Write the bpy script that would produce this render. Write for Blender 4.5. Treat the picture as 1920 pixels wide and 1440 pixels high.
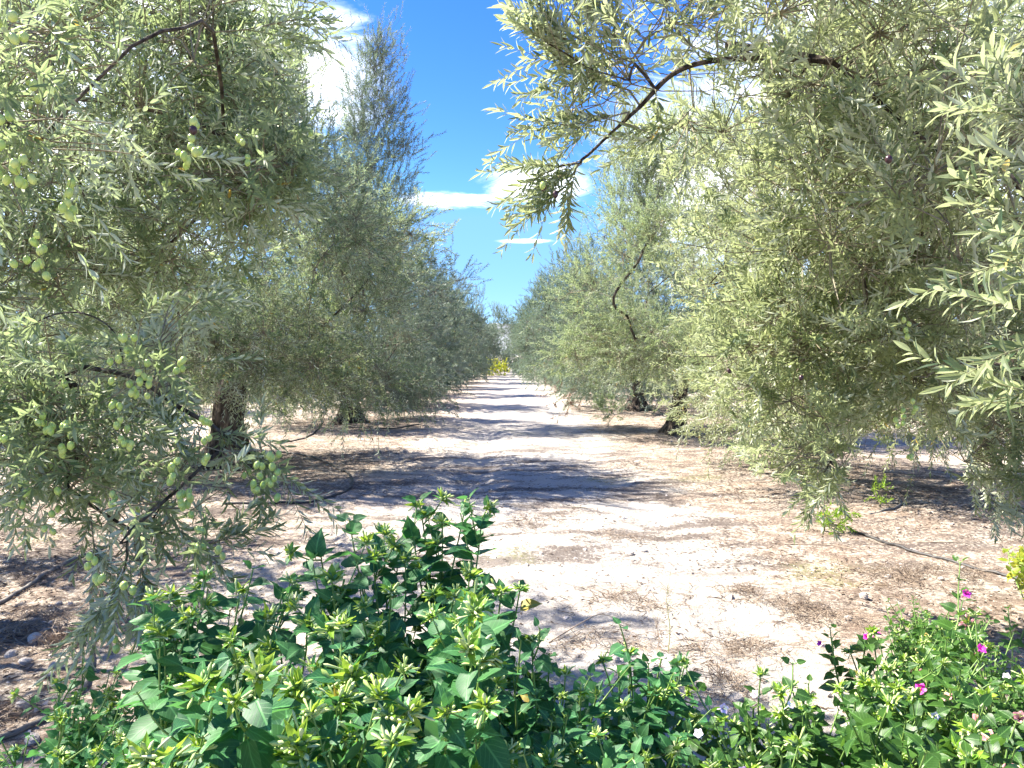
import bpy, math, random
import numpy as np
from mathutils import Vector, Matrix

for o in list(bpy.data.objects):
    bpy.data.objects.remove(o)
SC = bpy.context.scene
COL = SC.collection
rng = np.random.default_rng(11)
random.seed(5)

# ------------------------------------------------------------------ camera
F_PX = 1478.0                      # focal length in pixels of a 1920 wide frame
CAM_H = 1.42
PITCH = math.radians(2.09)
cam_d = bpy.data.cameras.new('camera')
cam_d.sensor_width = 36.0
cam_d.lens = 36.0 * F_PX / 1920.0
cam_d.clip_start = 0.05
cam_d.clip_end = 9000
cam = bpy.data.objects.new('camera', cam_d)
cam.location = (0, 0, CAM_H)
cam.rotation_euler = (math.radians(90) - PITCH, 0, 0)
COL.objects.link(cam)
SC.camera = cam

# ------------------------------------------------------------------ light
SUN_EL = math.radians(50)
SUN_AZ = math.radians(-72)     # measured from +Y towards +X: high on the left
sun_vec = Vector((math.sin(SUN_AZ) * math.cos(SUN_EL), math.cos(SUN_AZ) * math.cos(SUN_EL), math.sin(SUN_EL)))
ld = bpy.data.lights.new('sun', 'SUN')
ld.energy = 5.0
ld.angle = math.radians(0.53)
ld.color = (1.0, 0.93, 0.82)
lo = bpy.data.objects.new('sun', ld)
lo.rotation_euler = sun_vec.to_track_quat('Z', 'Y').to_euler()
lo.location = (-20, 20, 30)
COL.objects.link(lo)

SC.view_settings.view_transform = 'Standard'
SC.view_settings.look = 'None'
SC.view_settings.exposure = 1.95
SC.view_settings.gamma = 1.0
SC.view_settings.use_curve_mapping = False
SC.cycles.max_bounces = 7
SC.cycles.diffuse_bounces = 4
SC.cycles.transmission_bounces = 4
SC.cycles.transparent_max_bounces = 4

def pdir(px, py):
    x = (px - 960) / F_PX
    u = (720 - py) / F_PX
    return np.array([x, math.cos(PITCH) + u * math.sin(PITCH), -math.sin(PITCH) + u * math.cos(PITCH)])

def P(px, py, Y):
    d = pdir(px, py)
    return np.array([0, 0, CAM_H]) + d * (Y / d[1])

def G(px, py, z=0.0):
    d = pdir(px, py)
    t = (z - CAM_H) / d[2]
    return np.array([0, 0, CAM_H]) + d * t

def proj(p):
    """world points (N,3) -> pixel x, y, and depth"""
    q = np.asarray(p, float) - np.array([0, 0, CAM_H])
    fwd = q[:, 1] * math.cos(PITCH) - q[:, 2] * math.sin(PITCH)
    up = q[:, 1] * math.sin(PITCH) + q[:, 2] * math.cos(PITCH)
    f = np.where(np.abs(fwd) < 1e-3, 1e-3, fwd)
    return 960 + F_PX * q[:, 0] / f, 720 - F_PX * up / f, fwd

# ------------------------------------------------------------------ node helper
class N:
    def __init__(s, tree):
        s.t = tree
        tree.nodes.clear()
    def n(s, kind, **kw):
        nd = s.t.nodes.new(kind)
        for k, v in kw.items():
            if k.startswith('i_'):
                key = k[2:]
                key = int(key) if key.isdigit() else key.replace('_', ' ')
                nd.inputs[key].default_value = v
            else:
                setattr(nd, k, v)
        return nd
    def l(s, a, b):
        s.t.links.new(a, b)
    def math(s, op, a, b=None, c=None, clamp=False):
        nd = s.t.nodes.new('ShaderNodeMath')
        nd.operation = op
        nd.use_clamp = clamp
        for i, v in enumerate((a, b, c)):
            if v is None:
                continue
            if hasattr(v, 'links'):
                s.l(v, nd.inputs[i])
            else:
                nd.inputs[i].default_value = v
        return nd.outputs[0]
    def mix(s, fac, a, b, blend='MIX'):
        nd = s.t.nodes.new('ShaderNodeMix')
        nd.data_type = 'RGBA'
        nd.blend_type = blend
        for i, v in ((0, fac), (6, a), (7, b)):
            if hasattr(v, 'links'):
                s.l(v, nd.inputs[i])
            elif i == 0:
                nd.inputs[i].default_value = v
            else:
                nd.inputs[i].default_value = (*v, 1)
        return nd.outputs[2]
    def noise(s, vec, scale, detail=4, rough=0.55, dist=0.0):
        nd = s.n('ShaderNodeTexNoise')
        nd.inputs['Scale'].default_value = scale
        nd.inputs['Detail'].default_value = detail
        nd.inputs['Roughness'].default_value = rough
        nd.inputs['Distortion'].default_value = dist
        if vec is not None:
            s.l(vec, nd.inputs['Vector'])
        return nd.outputs['Fac']
    def ramp(s, fac, lo, hi):
        nd = s.n('ShaderNodeMapRange')
        nd.interpolation_type = 'SMOOTHSTEP'
        s.l(fac, nd.inputs['Value'])
        nd.inputs['From Min'].default_value = lo
        nd.inputs['From Max'].default_value = hi
        return nd.outputs['Result']
    def mapped(s, vec, scale=(1, 1, 1), loc=(0, 0, 0), rot=(0, 0, 0)):
        nd = s.n('ShaderNodeMapping')
        nd.inputs['Scale'].default_value = scale
        nd.inputs['Location'].default_value = loc
        nd.inputs['Rotation'].default_value = rot
        s.l(vec, nd.inputs['Vector'])
        return nd.outputs[0]

def mat(name):
    m = bpy.data.materials.new(name)
    m.use_nodes = True
    return m, N(m.node_tree)

# ------------------------------------------------------------------ sky
W = bpy.data.worlds.new("World")
SC.world = W
W.use_nodes = True
w = N(W.node_tree)
sky = w.n('ShaderNodeTexSky')
sky.sky_type = 'NISHITA'
sky.sun_disc = False
sky.sun_elevation = SUN_EL
sky.sun_rotation = SUN_AZ
sky.air_density = 1.0
sky.dust_density = 0.0
sky.altitude = 3200
sky.ozone_density = 3.0
hsv = w.n('ShaderNodeHueSaturation')
hsv.inputs['Saturation'].default_value = 1.3
hsv.inputs['Hue'].default_value = 0.519
w.l(sky.outputs[0], hsv.inputs['Color'])
bg_sky = w.n('ShaderNodeBackground')
bg_sky.inputs['Strength'].default_value = 0.112
w.l(w.mix(0.8, hsv.outputs[0], (0.80, 1.75, 3.1), 'DARKEN'), bg_sky.inputs['Color'])
bg_cl = w.n('ShaderNodeBackground')
bg_cl.inputs['Color'].default_value = (0.93, 0.96, 1.0, 1)
bg_cl.inputs['Strength'].default_value = 0.85
tc = w.n('ShaderNodeTexCoord')
dirv = tc.outputs['Generated']
n1 = w.noise(w.mapped(dirv, (1.0, 1.0, 2.8)), 7.0, 9, 0.66, 0.9)
n2 = w.noise(w.mapped(dirv, (1.0, 1.0, 2.4), (3.1, 1.7, 0.4)), 1.7, 4, 0.5, 0.2)
# banks of cloud by direction
def bank(px, py, rad, sx=1.0, sz=1.0):
    d = pdir(px, py)
    d = d / np.linalg.norm(d)
    sub = w.n('ShaderNodeVectorMath')
    sub.operation = 'SUBTRACT'
    w.l(dirv, sub.inputs[0])
    sub.inputs[1].default_value = tuple(d)
    mul = w.n('ShaderNodeVectorMath')
    mul.operation = 'MULTIPLY'
    w.l(sub.outputs[0], mul.inputs[0])
    mul.inputs[1].default_value = (sx, 1.0, sz)
    ln = w.n('ShaderNodeVectorMath')
    ln.operation = 'LENGTH'
    w.l(mul.outputs[0], ln.inputs[0])
    return w.math('SUBTRACT', 1.0, w.math('DIVIDE', ln.outputs['Value'], rad), clamp=True)
cl = None
for b in ((600, 130, 0.11, 1.0, 0.85), (430, 60, 0.2, 1, 1), (1010, 350, 0.080, 0.85, 2.0), (1340, 330, 0.19, 1, 1.0), (830, 378, 0.07, 0.75, 4.5),
          (985, 452, 0.035, 0.7, 9), (880, 372, 0.05, 0.6, 6), (1650, 200, 0.34, 1, 1), (60, 200, 0.34, 1, 1)):
    v = bank(*b)
    cl = v if cl is None else w.math('MAXIMUM', cl, v)
wide = w.ramp(n2, 0.56, 0.72)
sep = w.n('ShaderNodeSeparateXYZ')
w.l(dirv, sep.inputs[0])
side = w.ramp(w.math('ABSOLUTE', sep.outputs[0]), 0.40, 0.7)
wide = w.math('MULTIPLY', wide, w.math('MAXIMUM', side, w.ramp(w.math('MULTIPLY', sep.outputs[1], -1.0), 0.0, 0.4)))
cl = w.math('MAXIMUM', w.math('MULTIPLY', cl, 1.0), w.math('MULTIPLY', wide, 0.7))
dens = w.ramp(w.math('ADD', w.math('MULTIPLY', cl, 0.62), w.math('MULTIPLY', n1, 1.25)), 0.74, 1.24)
dens = w.math('MULTIPLY', dens, w.ramp(cl, 0.0, 0.4))
mx = w.n('ShaderNodeMixShader')
w.l(dens, mx.inputs[0])
w.l(bg_sky.outputs[0], mx.inputs[1])
w.l(bg_cl.outputs[0], mx.inputs[2])
wo = w.n('ShaderNodeOutputWorld')
w.l(mx.outputs[0], wo.inputs[0])

# ------------------------------------------------------------------ materials
def leaf_material(name, top_a, top_b, under, trans, tmix=0.35, rough=0.5, under_amt=0.85, veins=False, spec=0.3):
    m, g = mat(name)
    at = g.n('ShaderNodeAttribute', attribute_name='rnd')
    oi = g.n('ShaderNodeObjectInfo')
    rf = g.math('FRACT', g.math('ADD', at.outputs['Fac'], g.math('MULTIPLY', oi.outputs['Random'], 0.97)))
    top = g.mix(g.ramp(rf, 0.0, 1.0), top_a, top_b)
    # a few leaves turn yellow or brown
    old = g.ramp(rf, *((0.996, 0.998) if veins else (0.988, 0.992)))
    top = g.mix(old, top, (0.42, 0.30, 0.05))
    geo = g.n('ShaderNodeNewGeometry')
    tcn = g.n('ShaderNodeTexCoord')
    if veins:
        uv = g.n('ShaderNodeUVMap')
        sp = g.n('ShaderNodeSeparateXYZ')
        g.l(uv.outputs[0], sp.inputs[0])
        au = g.math('ABSOLUTE', g.math('SUBTRACT', sp.outputs[0], 0.5))
        rib = g.math('SUBTRACT', 1.0, g.ramp(au, 0.012, 0.045))
        wv = g.math('SINE', g.math('MULTIPLY', g.math('SUBTRACT', sp.outputs[1], g.math('MULTIPLY', au, 0.9)), 42.0))
        lat = g.math('MULTIPLY', g.ramp(wv, 0.82, 1.0), 0.4)
        vn = g.math('MAXIMUM', g.math('MULTIPLY', rib, 0.75), lat)
        top = g.mix(vn, top, tuple(min(1, c * 2.4 + 0.02) for c in top_b))
        blotch = g.noise(tcn.outputs['Object'], 35, 3)
        top = g.mix(g.math('MULTIPLY', g.ramp(blotch, 0.45, 0.75), 0.35), top, tuple(c * 1.6 for c in top_b))
    col = g.mix(g.math('MULTIPLY', geo.outputs['Backfacing'], under_amt), top, under)
    pr = g.n('ShaderNodeBsdfPrincipled')
    pr.inputs['Roughness'].default_value = rough
    pr.inputs['Specular IOR Level'].default_value = spec
    g.l(col, pr.inputs['Base Color'])
    if veins:
        bp = g.n('ShaderNodeBump')
        bp.inputs['Strength'].default_value = 0.25
        bp.inputs['Distance'].default_value = 0.002
        g.l(vn, bp.inputs['Height'])
        g.l(bp.outputs[0], pr.inputs['Normal'])
    tr = g.n('ShaderNodeBsdfTranslucent')
    tcol = g.mix(g.math('MULTIPLY', old, 0.8), trans, (0.5, 0.33, 0.05))
    g.l(tcol, tr.inputs['Color'])
    ms = g.n('ShaderNodeMixShader')
    ms.inputs[0].default_value = tmix
    g.l(pr.outputs[0], ms.inputs[1])
    g.l(tr.outputs[0], ms.inputs[2])
    out = g.n('ShaderNodeOutputMaterial')
    g.l(ms.outputs[0], out.inputs[0])
    return m

M_OLEAF = leaf_material('olive_leaf', (0.020, 0.062, 0.034), (0.31, 0.365, 0.190), (0.58, 0.62, 0.50), (0.45, 0.57, 0.25), 0.36)
M_OLEAF_W = leaf_material('olive_leaf_mature', (0.022, 0.060, 0.030), (0.36, 0.40, 0.195), (0.62, 0.65, 0.51), (0.50, 0.58, 0.26), 0.37)
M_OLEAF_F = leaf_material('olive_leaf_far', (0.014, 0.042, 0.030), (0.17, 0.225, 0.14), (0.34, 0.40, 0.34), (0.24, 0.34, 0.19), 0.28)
M_MIR = leaf_material('four_oclock_leaf', (0.015, 0.082, 0.036), (0.050, 0.155, 0.046), (0.09, 0.18, 0.10), (0.13, 0.38, 0.09), 0.32, 0.5, 0.7, True)
M_MIR_R = leaf_material('four_oclock_leaf_warm', (0.016, 0.056, 0.012), (0.046, 0.110, 0.018), (0.08, 0.14, 0.05), (0.16, 0.34, 0.04), 0.28, 0.40, 0.7, True)
M_LIME = leaf_material('young_bract', (0.13, 0.28, 0.03), (0.30, 0.44, 0.05), (0.26, 0.38, 0.08), (0.45, 0.62, 0.07), 0.36, 0.4, 0.5)
M_YEL = leaf_material('yellow_leaf', (0.15, 0.26, 0.03), (0.36, 0.38, 0.04), (0.3, 0.36, 0.08), (0.6, 0.6, 0.06), 0.4, 0.4, 0.5)

def simple(name, a, b=None, scale=20, rough=0.6, bump=0.0, bscale=60, spec=0.5, sub=0.0, attr=False):
    m, g = mat(name)
    tcn = g.n('ShaderNodeTexCoord')
    pr = g.n('ShaderNodeBsdfPrincipled')
    pr.inputs['Roughness'].default_value = rough
    pr.inputs['Specular IOR Level'].default_value = spec
    if b is None:
        b = tuple(c * 0.7 for c in a)
    f = g.ramp(g.noise(tcn.outputs['Object'], scale, 4), 0.3, 0.7)
    if attr:
        at = g.n('ShaderNodeAttribute', attribute_name='rnd')
        f = g.math('ADD', g.math('MULTIPLY', f, 0.3), g.math('MULTIPLY', at.outputs['Fac'], 0.7), clamp=True)
    g.l(g.mix(f, a, b), pr.inputs['Base Color'])
    if sub:
        pr.inputs['Subsurface Weight'].default_value = sub
        pr.inputs['Subsurface Radius'].default_value = (0.006, 0.006, 0.002)
    if bump:
        bp = g.n('ShaderNodeBump')
        bp.inputs['Strength'].default_value = bump
        bp.inputs['Distance'].default_value = 0.01
        g.l(g.noise(tcn.outputs['Object'], bscale, 5), bp.inputs['Height'])
        g.l(bp.outputs[0], pr.inputs['Normal'])
    out = g.n('ShaderNodeOutputMaterial')
    g.l(pr.outputs[0], out.inputs[0])
    return m

def bark_material():
    m, g = mat('olive_bark')
    tcn = g.n('ShaderNodeTexCoord')
    v = g.mapped(tcn.outputs['Object'], (1, 1, 0.28))
    n = g.noise(v, 22, 6, 0.65, 0.4)
    n2 = g.noise(tcn.outputs['Object'], 5, 4)
    c = g.mix(g.ramp(n, 0.38, 0.66), (0.030, 0.023, 0.018), (0.15, 0.12, 0.095))
    c = g.mix(g.math('MULTIPLY', g.ramp(n2, 0.5, 0.75), 0.5), c, (0.17, 0.165, 0.13))
    pr = g.n('ShaderNodeBsdfPrincipled')
    pr.inputs['Roughness'].default_value = 0.85
    pr.inputs['Specular IOR Level'].default_value = 0.2
    g.l(c, pr.inputs['Base Color'])
    bp = g.n('ShaderNodeBump')
    bp.inputs['Strength'].default_value = 0.9
    bp.inputs['Distance'].default_value = 0.03
    g.l(n, bp.inputs['Height'])
    g.l(bp.outputs[0], pr.inputs['Normal'])
    out = g.n('ShaderNodeOutputMaterial')
    g.l(pr.outputs[0], out.inputs[0])
    return m
M_BARK = bark_material()
M_TWIG = simple('olive_twig', (0.27, 0.24, 0.16), (0.17, 0.145, 0.10), 30, 0.7, 0, 60, 0.3)
M_TWIG_G = simple('olive_shoot', (0.25, 0.26, 0.13), (0.17, 0.16, 0.09), 30, 0.6, 0, 60, 0.3)
M_OLIVE = simple('olive_fruit', (0.38, 0.54, 0.13), (0.62, 0.70, 0.22), 90, 0.28, 0, 60, 0.5, 0.15, True)
M_OLIVE_DARK = simple('ripe_olive', (0.035, 0.012, 0.02), (0.07, 0.03, 0.03), 60, 0.3)
M_STEM = simple('green_stem', (0.22, 0.34, 0.08), (0.12, 0.22, 0.05), 40, 0.5)
M_BUD = simple('pale_bud', (0.30, 0.44, 0.08), (0.66, 0.70, 0.38), 60, 0.5, 0, 60, 0.3, 0.0, True)
M_WHITEP = simple('white_petal', (0.85, 0.82, 0.86), (0.75, 0.66, 0.80), 60, 0.6)
M_LILACP = simple('lilac_petal', (0.66, 0.48, 0.70), (0.80, 0.68, 0.80), 60, 0.6)
M_MAG = simple('magenta_petal', (0.80, 0.02, 0.42), (0.88, 0.08, 0.50), 60, 0.55)
M_PINK = simple('faded_pink', (0.62, 0.30, 0.30), (0.45, 0.16, 0.18), 60, 0.6)
M_HOSE = simple('black_hose', (0.018, 0.018, 0.020), (0.06, 0.055, 0.05), 40, 0.55, 0.1, 60)
M_HOSE_G = simple('dusty_hose', (0.10, 0.095, 0.09), (0.20, 0.18, 0.155), 14, 0.7, 0.1, 60)
M_STONE = simple('limestone', (0.62, 0.56, 0.50), (0.42, 0.37, 0.33), 14, 0.9, 0.6, 45, 0.2)
M_PEB = simple('pebble', (0.70, 0.64, 0.58), (0.34, 0.28, 0.24), 14, 0.9, 0, 45, 0.2, 0, True)
M_LITTER = simple('leaf_litter', (0.20, 0.14, 0.095), (0.05, 0.034, 0.026), 8, 0.8, 0, 45, 0.2, 0, True)
M_STRAW = simple('dry_stalk', (0.40, 0.32, 0.24), (0.12, 0.088, 0.07), 12, 0.8, 0, 45, 0.2, 0, True)
M_TUBW = simple('white_plastic', (0.82, 0.82, 0.86), (0.74, 0.74, 0.78), 6, 0.4)
M_TUBD = simple('navy_plastic', (0.03, 0.035, 0.06), (0.05, 0.055, 0.08), 6, 0.4)

# ------------------------------------------------------------------ mesh helpers
class MB:
    def __init__(s):
        s.v, s.f, s.r, s.m, s.uv, s.sm, s.n = [], [], [], [], [], [], 0
    def add(s, v, f, r=None, m=0, uv=None, smooth=False):
        v = np.asarray(v, np.float32).reshape(-1, 3)
        f = np.asarray(f, np.int64).reshape(-1, 3)
        s.v.append(v)
        s.f.append(f + s.n)
        s.r.append(np.zeros(len(v), np.float32) if r is None else np.asarray(r, np.float32))
        s.m.append(np.full(len(f), m, np.int32))
        s.sm.append(np.full(len(f), smooth, bool))
        s.uv.append(np.zeros((len(v), 2), np.float32) if uv is None else np.asarray(uv, np.float32))
        s.n += len(v)
    def mesh(s, name, mats):
        v = np.concatenate(s.v); f = np.concatenate(s.f)
        me = bpy.data.meshes.new(name)
        me.vertices.add(len(v)); me.vertices.foreach_set('co', v.ravel())
        me.loops.add(len(f) * 3); me.loops.foreach_set('vertex_index', f.ravel().astype(np.int32))
        me.polygons.add(len(f))
        me.polygons.foreach_set('loop_start', np.arange(0, len(f) * 3, 3, dtype=np.int32))
        me.polygons.foreach_set('loop_total', np.full(len(f), 3, np.int32))
        me.polygons.foreach_set('material_index', np.concatenate(s.m))
        me.polygons.foreach_set('use_smooth', np.concatenate(s.sm))
        a = me.attributes.new('rnd', 'FLOAT', 'POINT'); a.data.foreach_set('value', np.concatenate(s.r))
        uv = np.concatenate(s.uv)
        if np.any(uv):
            lay = me.uv_layers.new(name='UVMap')
            lay.data.foreach_set('uv', uv[f.ravel()].ravel())
        for m in mats:
            me.materials.append(m)
        me.update(calc_edges=True)
        return me
    def obj(s, name, mats, parent=None, loc=None, **props):
        o = bpy.data.objects.new(name, s.mesh(name, mats))
        COL.objects.link(o)
        if loc is not None:
            o.location = loc
        if parent is not None:
            o.parent = parent
        for k, v in props.items():
            o[k] = v
        return o

def empty(name, loc, label, cat, group=None):
    o = bpy.data.objects.new(name, None)
    o.empty_display_size = 0.1
    o.location = loc
    COL.objects.link(o)
    o['label'] = label; o['category'] = cat
    if group:
        o['group'] = group
    return o

def nrm(a):
    return a / np.maximum(np.linalg.norm(a, axis=-1, keepdims=True), 1e-9)

def tubes(Pp, R, k=4):
    """Pp (S,N,3), R (S,N) -> verts, tris"""
    S, Nn = Pp.shape[:2]
    t = np.empty_like(Pp)
    t[:, 1:-1] = Pp[:, 2:] - Pp[:, :-2]
    t[:, 0] = Pp[:, 1] - Pp[:, 0]
    t[:, -1] = Pp[:, -1] - Pp[:, -2]
    t = nrm(t)
    ov = Pp[:, -1] - Pp[:, 0]
    ref = np.where((np.abs(nrm(ov)[:, 2]) > 0.8)[:, None], np.array([1.0, 0.1, 0]), np.array([0, 0.1, 1.0]))
    e1 = nrm(np.cross(t, ref[:, None, :]))
    e2 = np.cross(t, e1)
    a = np.arange(k) * 2 * math.pi / k
    v = Pp[:, :, None, :] + R[:, :, None, None] * (np.cos(a)[None, None, :, None] * e1[:, :, None, :] + np.sin(a)[None, None, :, None] * e2[:, :, None, :])
    idx = np.arange(S * Nn * k).reshape(S, Nn, k)
    A = idx[:, :-1, :]; B = np.roll(A, -1, axis=2); C_ = idx[:, 1:, :]; D = np.roll(C_, -1, axis=2)
    f = np.concatenate([np.stack([A, B, D], -1).reshape(-1, 3), np.stack([A, D, C_], -1).reshape(-1, 3)])
    return v.reshape(-1, 3), f

def catmull(pts, n=6):
    p = np.asarray(pts, float)
    p = np.vstack([2 * p[0] - p[1], p, 2 * p[-1] - p[-2]])
    out = []
    for i in range(1, len(p) - 2):
        for j in range(n):
            t = j / n
            out.append(0.5 * ((2 * p[i]) + (-p[i - 1] + p[i + 1]) * t + (2 * p[i - 1] - 5 * p[i] + 4 * p[i + 1] - p[i + 2]) * t * t + (-p[i - 1] + 3 * p[i] - 3 * p[i + 1] + p[i + 2]) * t ** 3))
    out.append(p[-2])
    return np.array(out)

# leaf templates: columns side, along, normal
T_DIA = (np.array([[0, 0, 0], [-.5, .45, .05], [0, 1, -.06], [.5, .45, .05]]), np.array([[0, 2, 1], [0, 3, 2]]))
T_LAN = (np.array([[0, 0, 0], [-.36, .22, .02], [-.5, .52, .02], [-.28, .82, -.03], [0, 1, -.09], [.28, .82, -.03], [.5, .52, .02], [.36, .22, .02], [0, .5, -.015]]),
         np.array([[0, 8, 1], [1, 8, 2], [2, 8, 3], [3, 8, 4], [4, 8, 5], [5, 8, 6], [6, 8, 7], [7, 8, 0]]))
def ovate():
    ys = [0.0, .10, .28, .5, .72, .88, 1.0]
    ws = [.0, .40, .50, .43, .24, .09, 0]
    v = []; uv = []
    for y, wd in zip(ys, ws):
        z = -.22 * y * y
        off = -.07 if y == .10 else 0
        for sd in (-1, 0, 1):
            if sd == 0:
                v.append((0, y, z - .035 * (wd > 0)))
            else:
                v.append((sd * wd, y + off, z + .05 * wd * 2 + .02 * math.sin(y * 14 + sd)))
            uv.append((0.5 + sd * wd, y + 0.001))
    f = []
    for i in range(len(ys) - 1):
        a = i * 3; b = a + 3
        f += [(a, a + 1, b + 1), (a, b + 1, b), (a + 1, a + 2, b + 2), (a + 1, b + 2, b + 1)]
    return np.array(v), np.array(f), np.array(uv)
T_OV = ovate()

def leaves(mb, T, pos, d, n, L, Wd, rnd, m=0):
    """pos, d (along), n (normal) all (N,3)"""
    if len(pos) == 0:
        return
    d = nrm(d)
    sd = nrm(np.cross(d, n))
    n = np.cross(sd, d)
    tv = T[0]; tf = T[1]
    v = pos[:, None, :] + (tv[None, :, 0, None] * Wd[:, None, None]) * sd[:, None, :] + (tv[None, :, 1, None] * L[:, None, None]) * d[:, None, :] + (tv[None, :, 2, None] * L[:, None, None]) * n[:, None, :]
    k = len(tv)
    f = (np.arange(len(pos))[:, None, None] * k + tf[None]).reshape(-1, 3)
    uv = np.tile(T[2], (len(pos), 1)) if len(T) > 2 else None
    mb.add(v.reshape(-1, 3), f, np.repeat(rnd, k), m, uv)

def to_quat(d, n):
    d = Vector(d).normalized(); s = d.cross(Vector(n))
    if s.length < 1e-4:
        s = d.cross(Vector((1, 0, 0)))
    s.normalize()
    nn = s.cross(d)
    return Matrix((s, d, nn)).transposed().to_4x4()

# ------------------------------------------------------------------ ground
def vnoise(x, y, seed):
    r = np.random.default_rng(seed)
    tab = r.random((256, 256))
    xi = np.floor(x).astype(int); yi = np.floor(y).astype(int)
    fx = x - xi; fy = y - yi
    fx = fx * fx * (3 - 2 * fx); fy = fy * fy * (3 - 2 * fy)
    g = lambda a, b: tab[a % 256, b % 256]
    return (g(xi, yi) * (1 - fx) + g(xi + 1, yi) * fx) * (1 - fy) + (g(xi, yi + 1) * (1 - fx) + g(xi + 1, yi + 1) * fx) * fy - 0.5

def gz(x, y):
    x = np.asarray(x, float); y = np.asarray(y, float)
    near = np.clip(1.3 - np.hypot(x, y) / 60, 0.0, 1)
    z = 0.05 * vnoise(x * .5, y * .5, 1) + 0.035 * vnoise(x * 1.7, y * 1.7, 2) + 0.020 * vnoise(x * 5, y * 5, 3) + 0.012 * vnoise(x * 14, y * 14, 4)
    z += 0.007 * vnoise(x * 34, y * 34, 6) * (np.hypot(x, y) < 14)
    rut = -0.03 * (np.exp(-((x + .45) / .25) ** 2) + np.exp(-((x - 1.15) / .25) ** 2))
    z = z + rut
    return z * near

def GG(px, py, dz=0.0):
    p = G(px, py)
    p[2] = float(gz(p[0], p[1])) + dz
    return p

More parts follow.
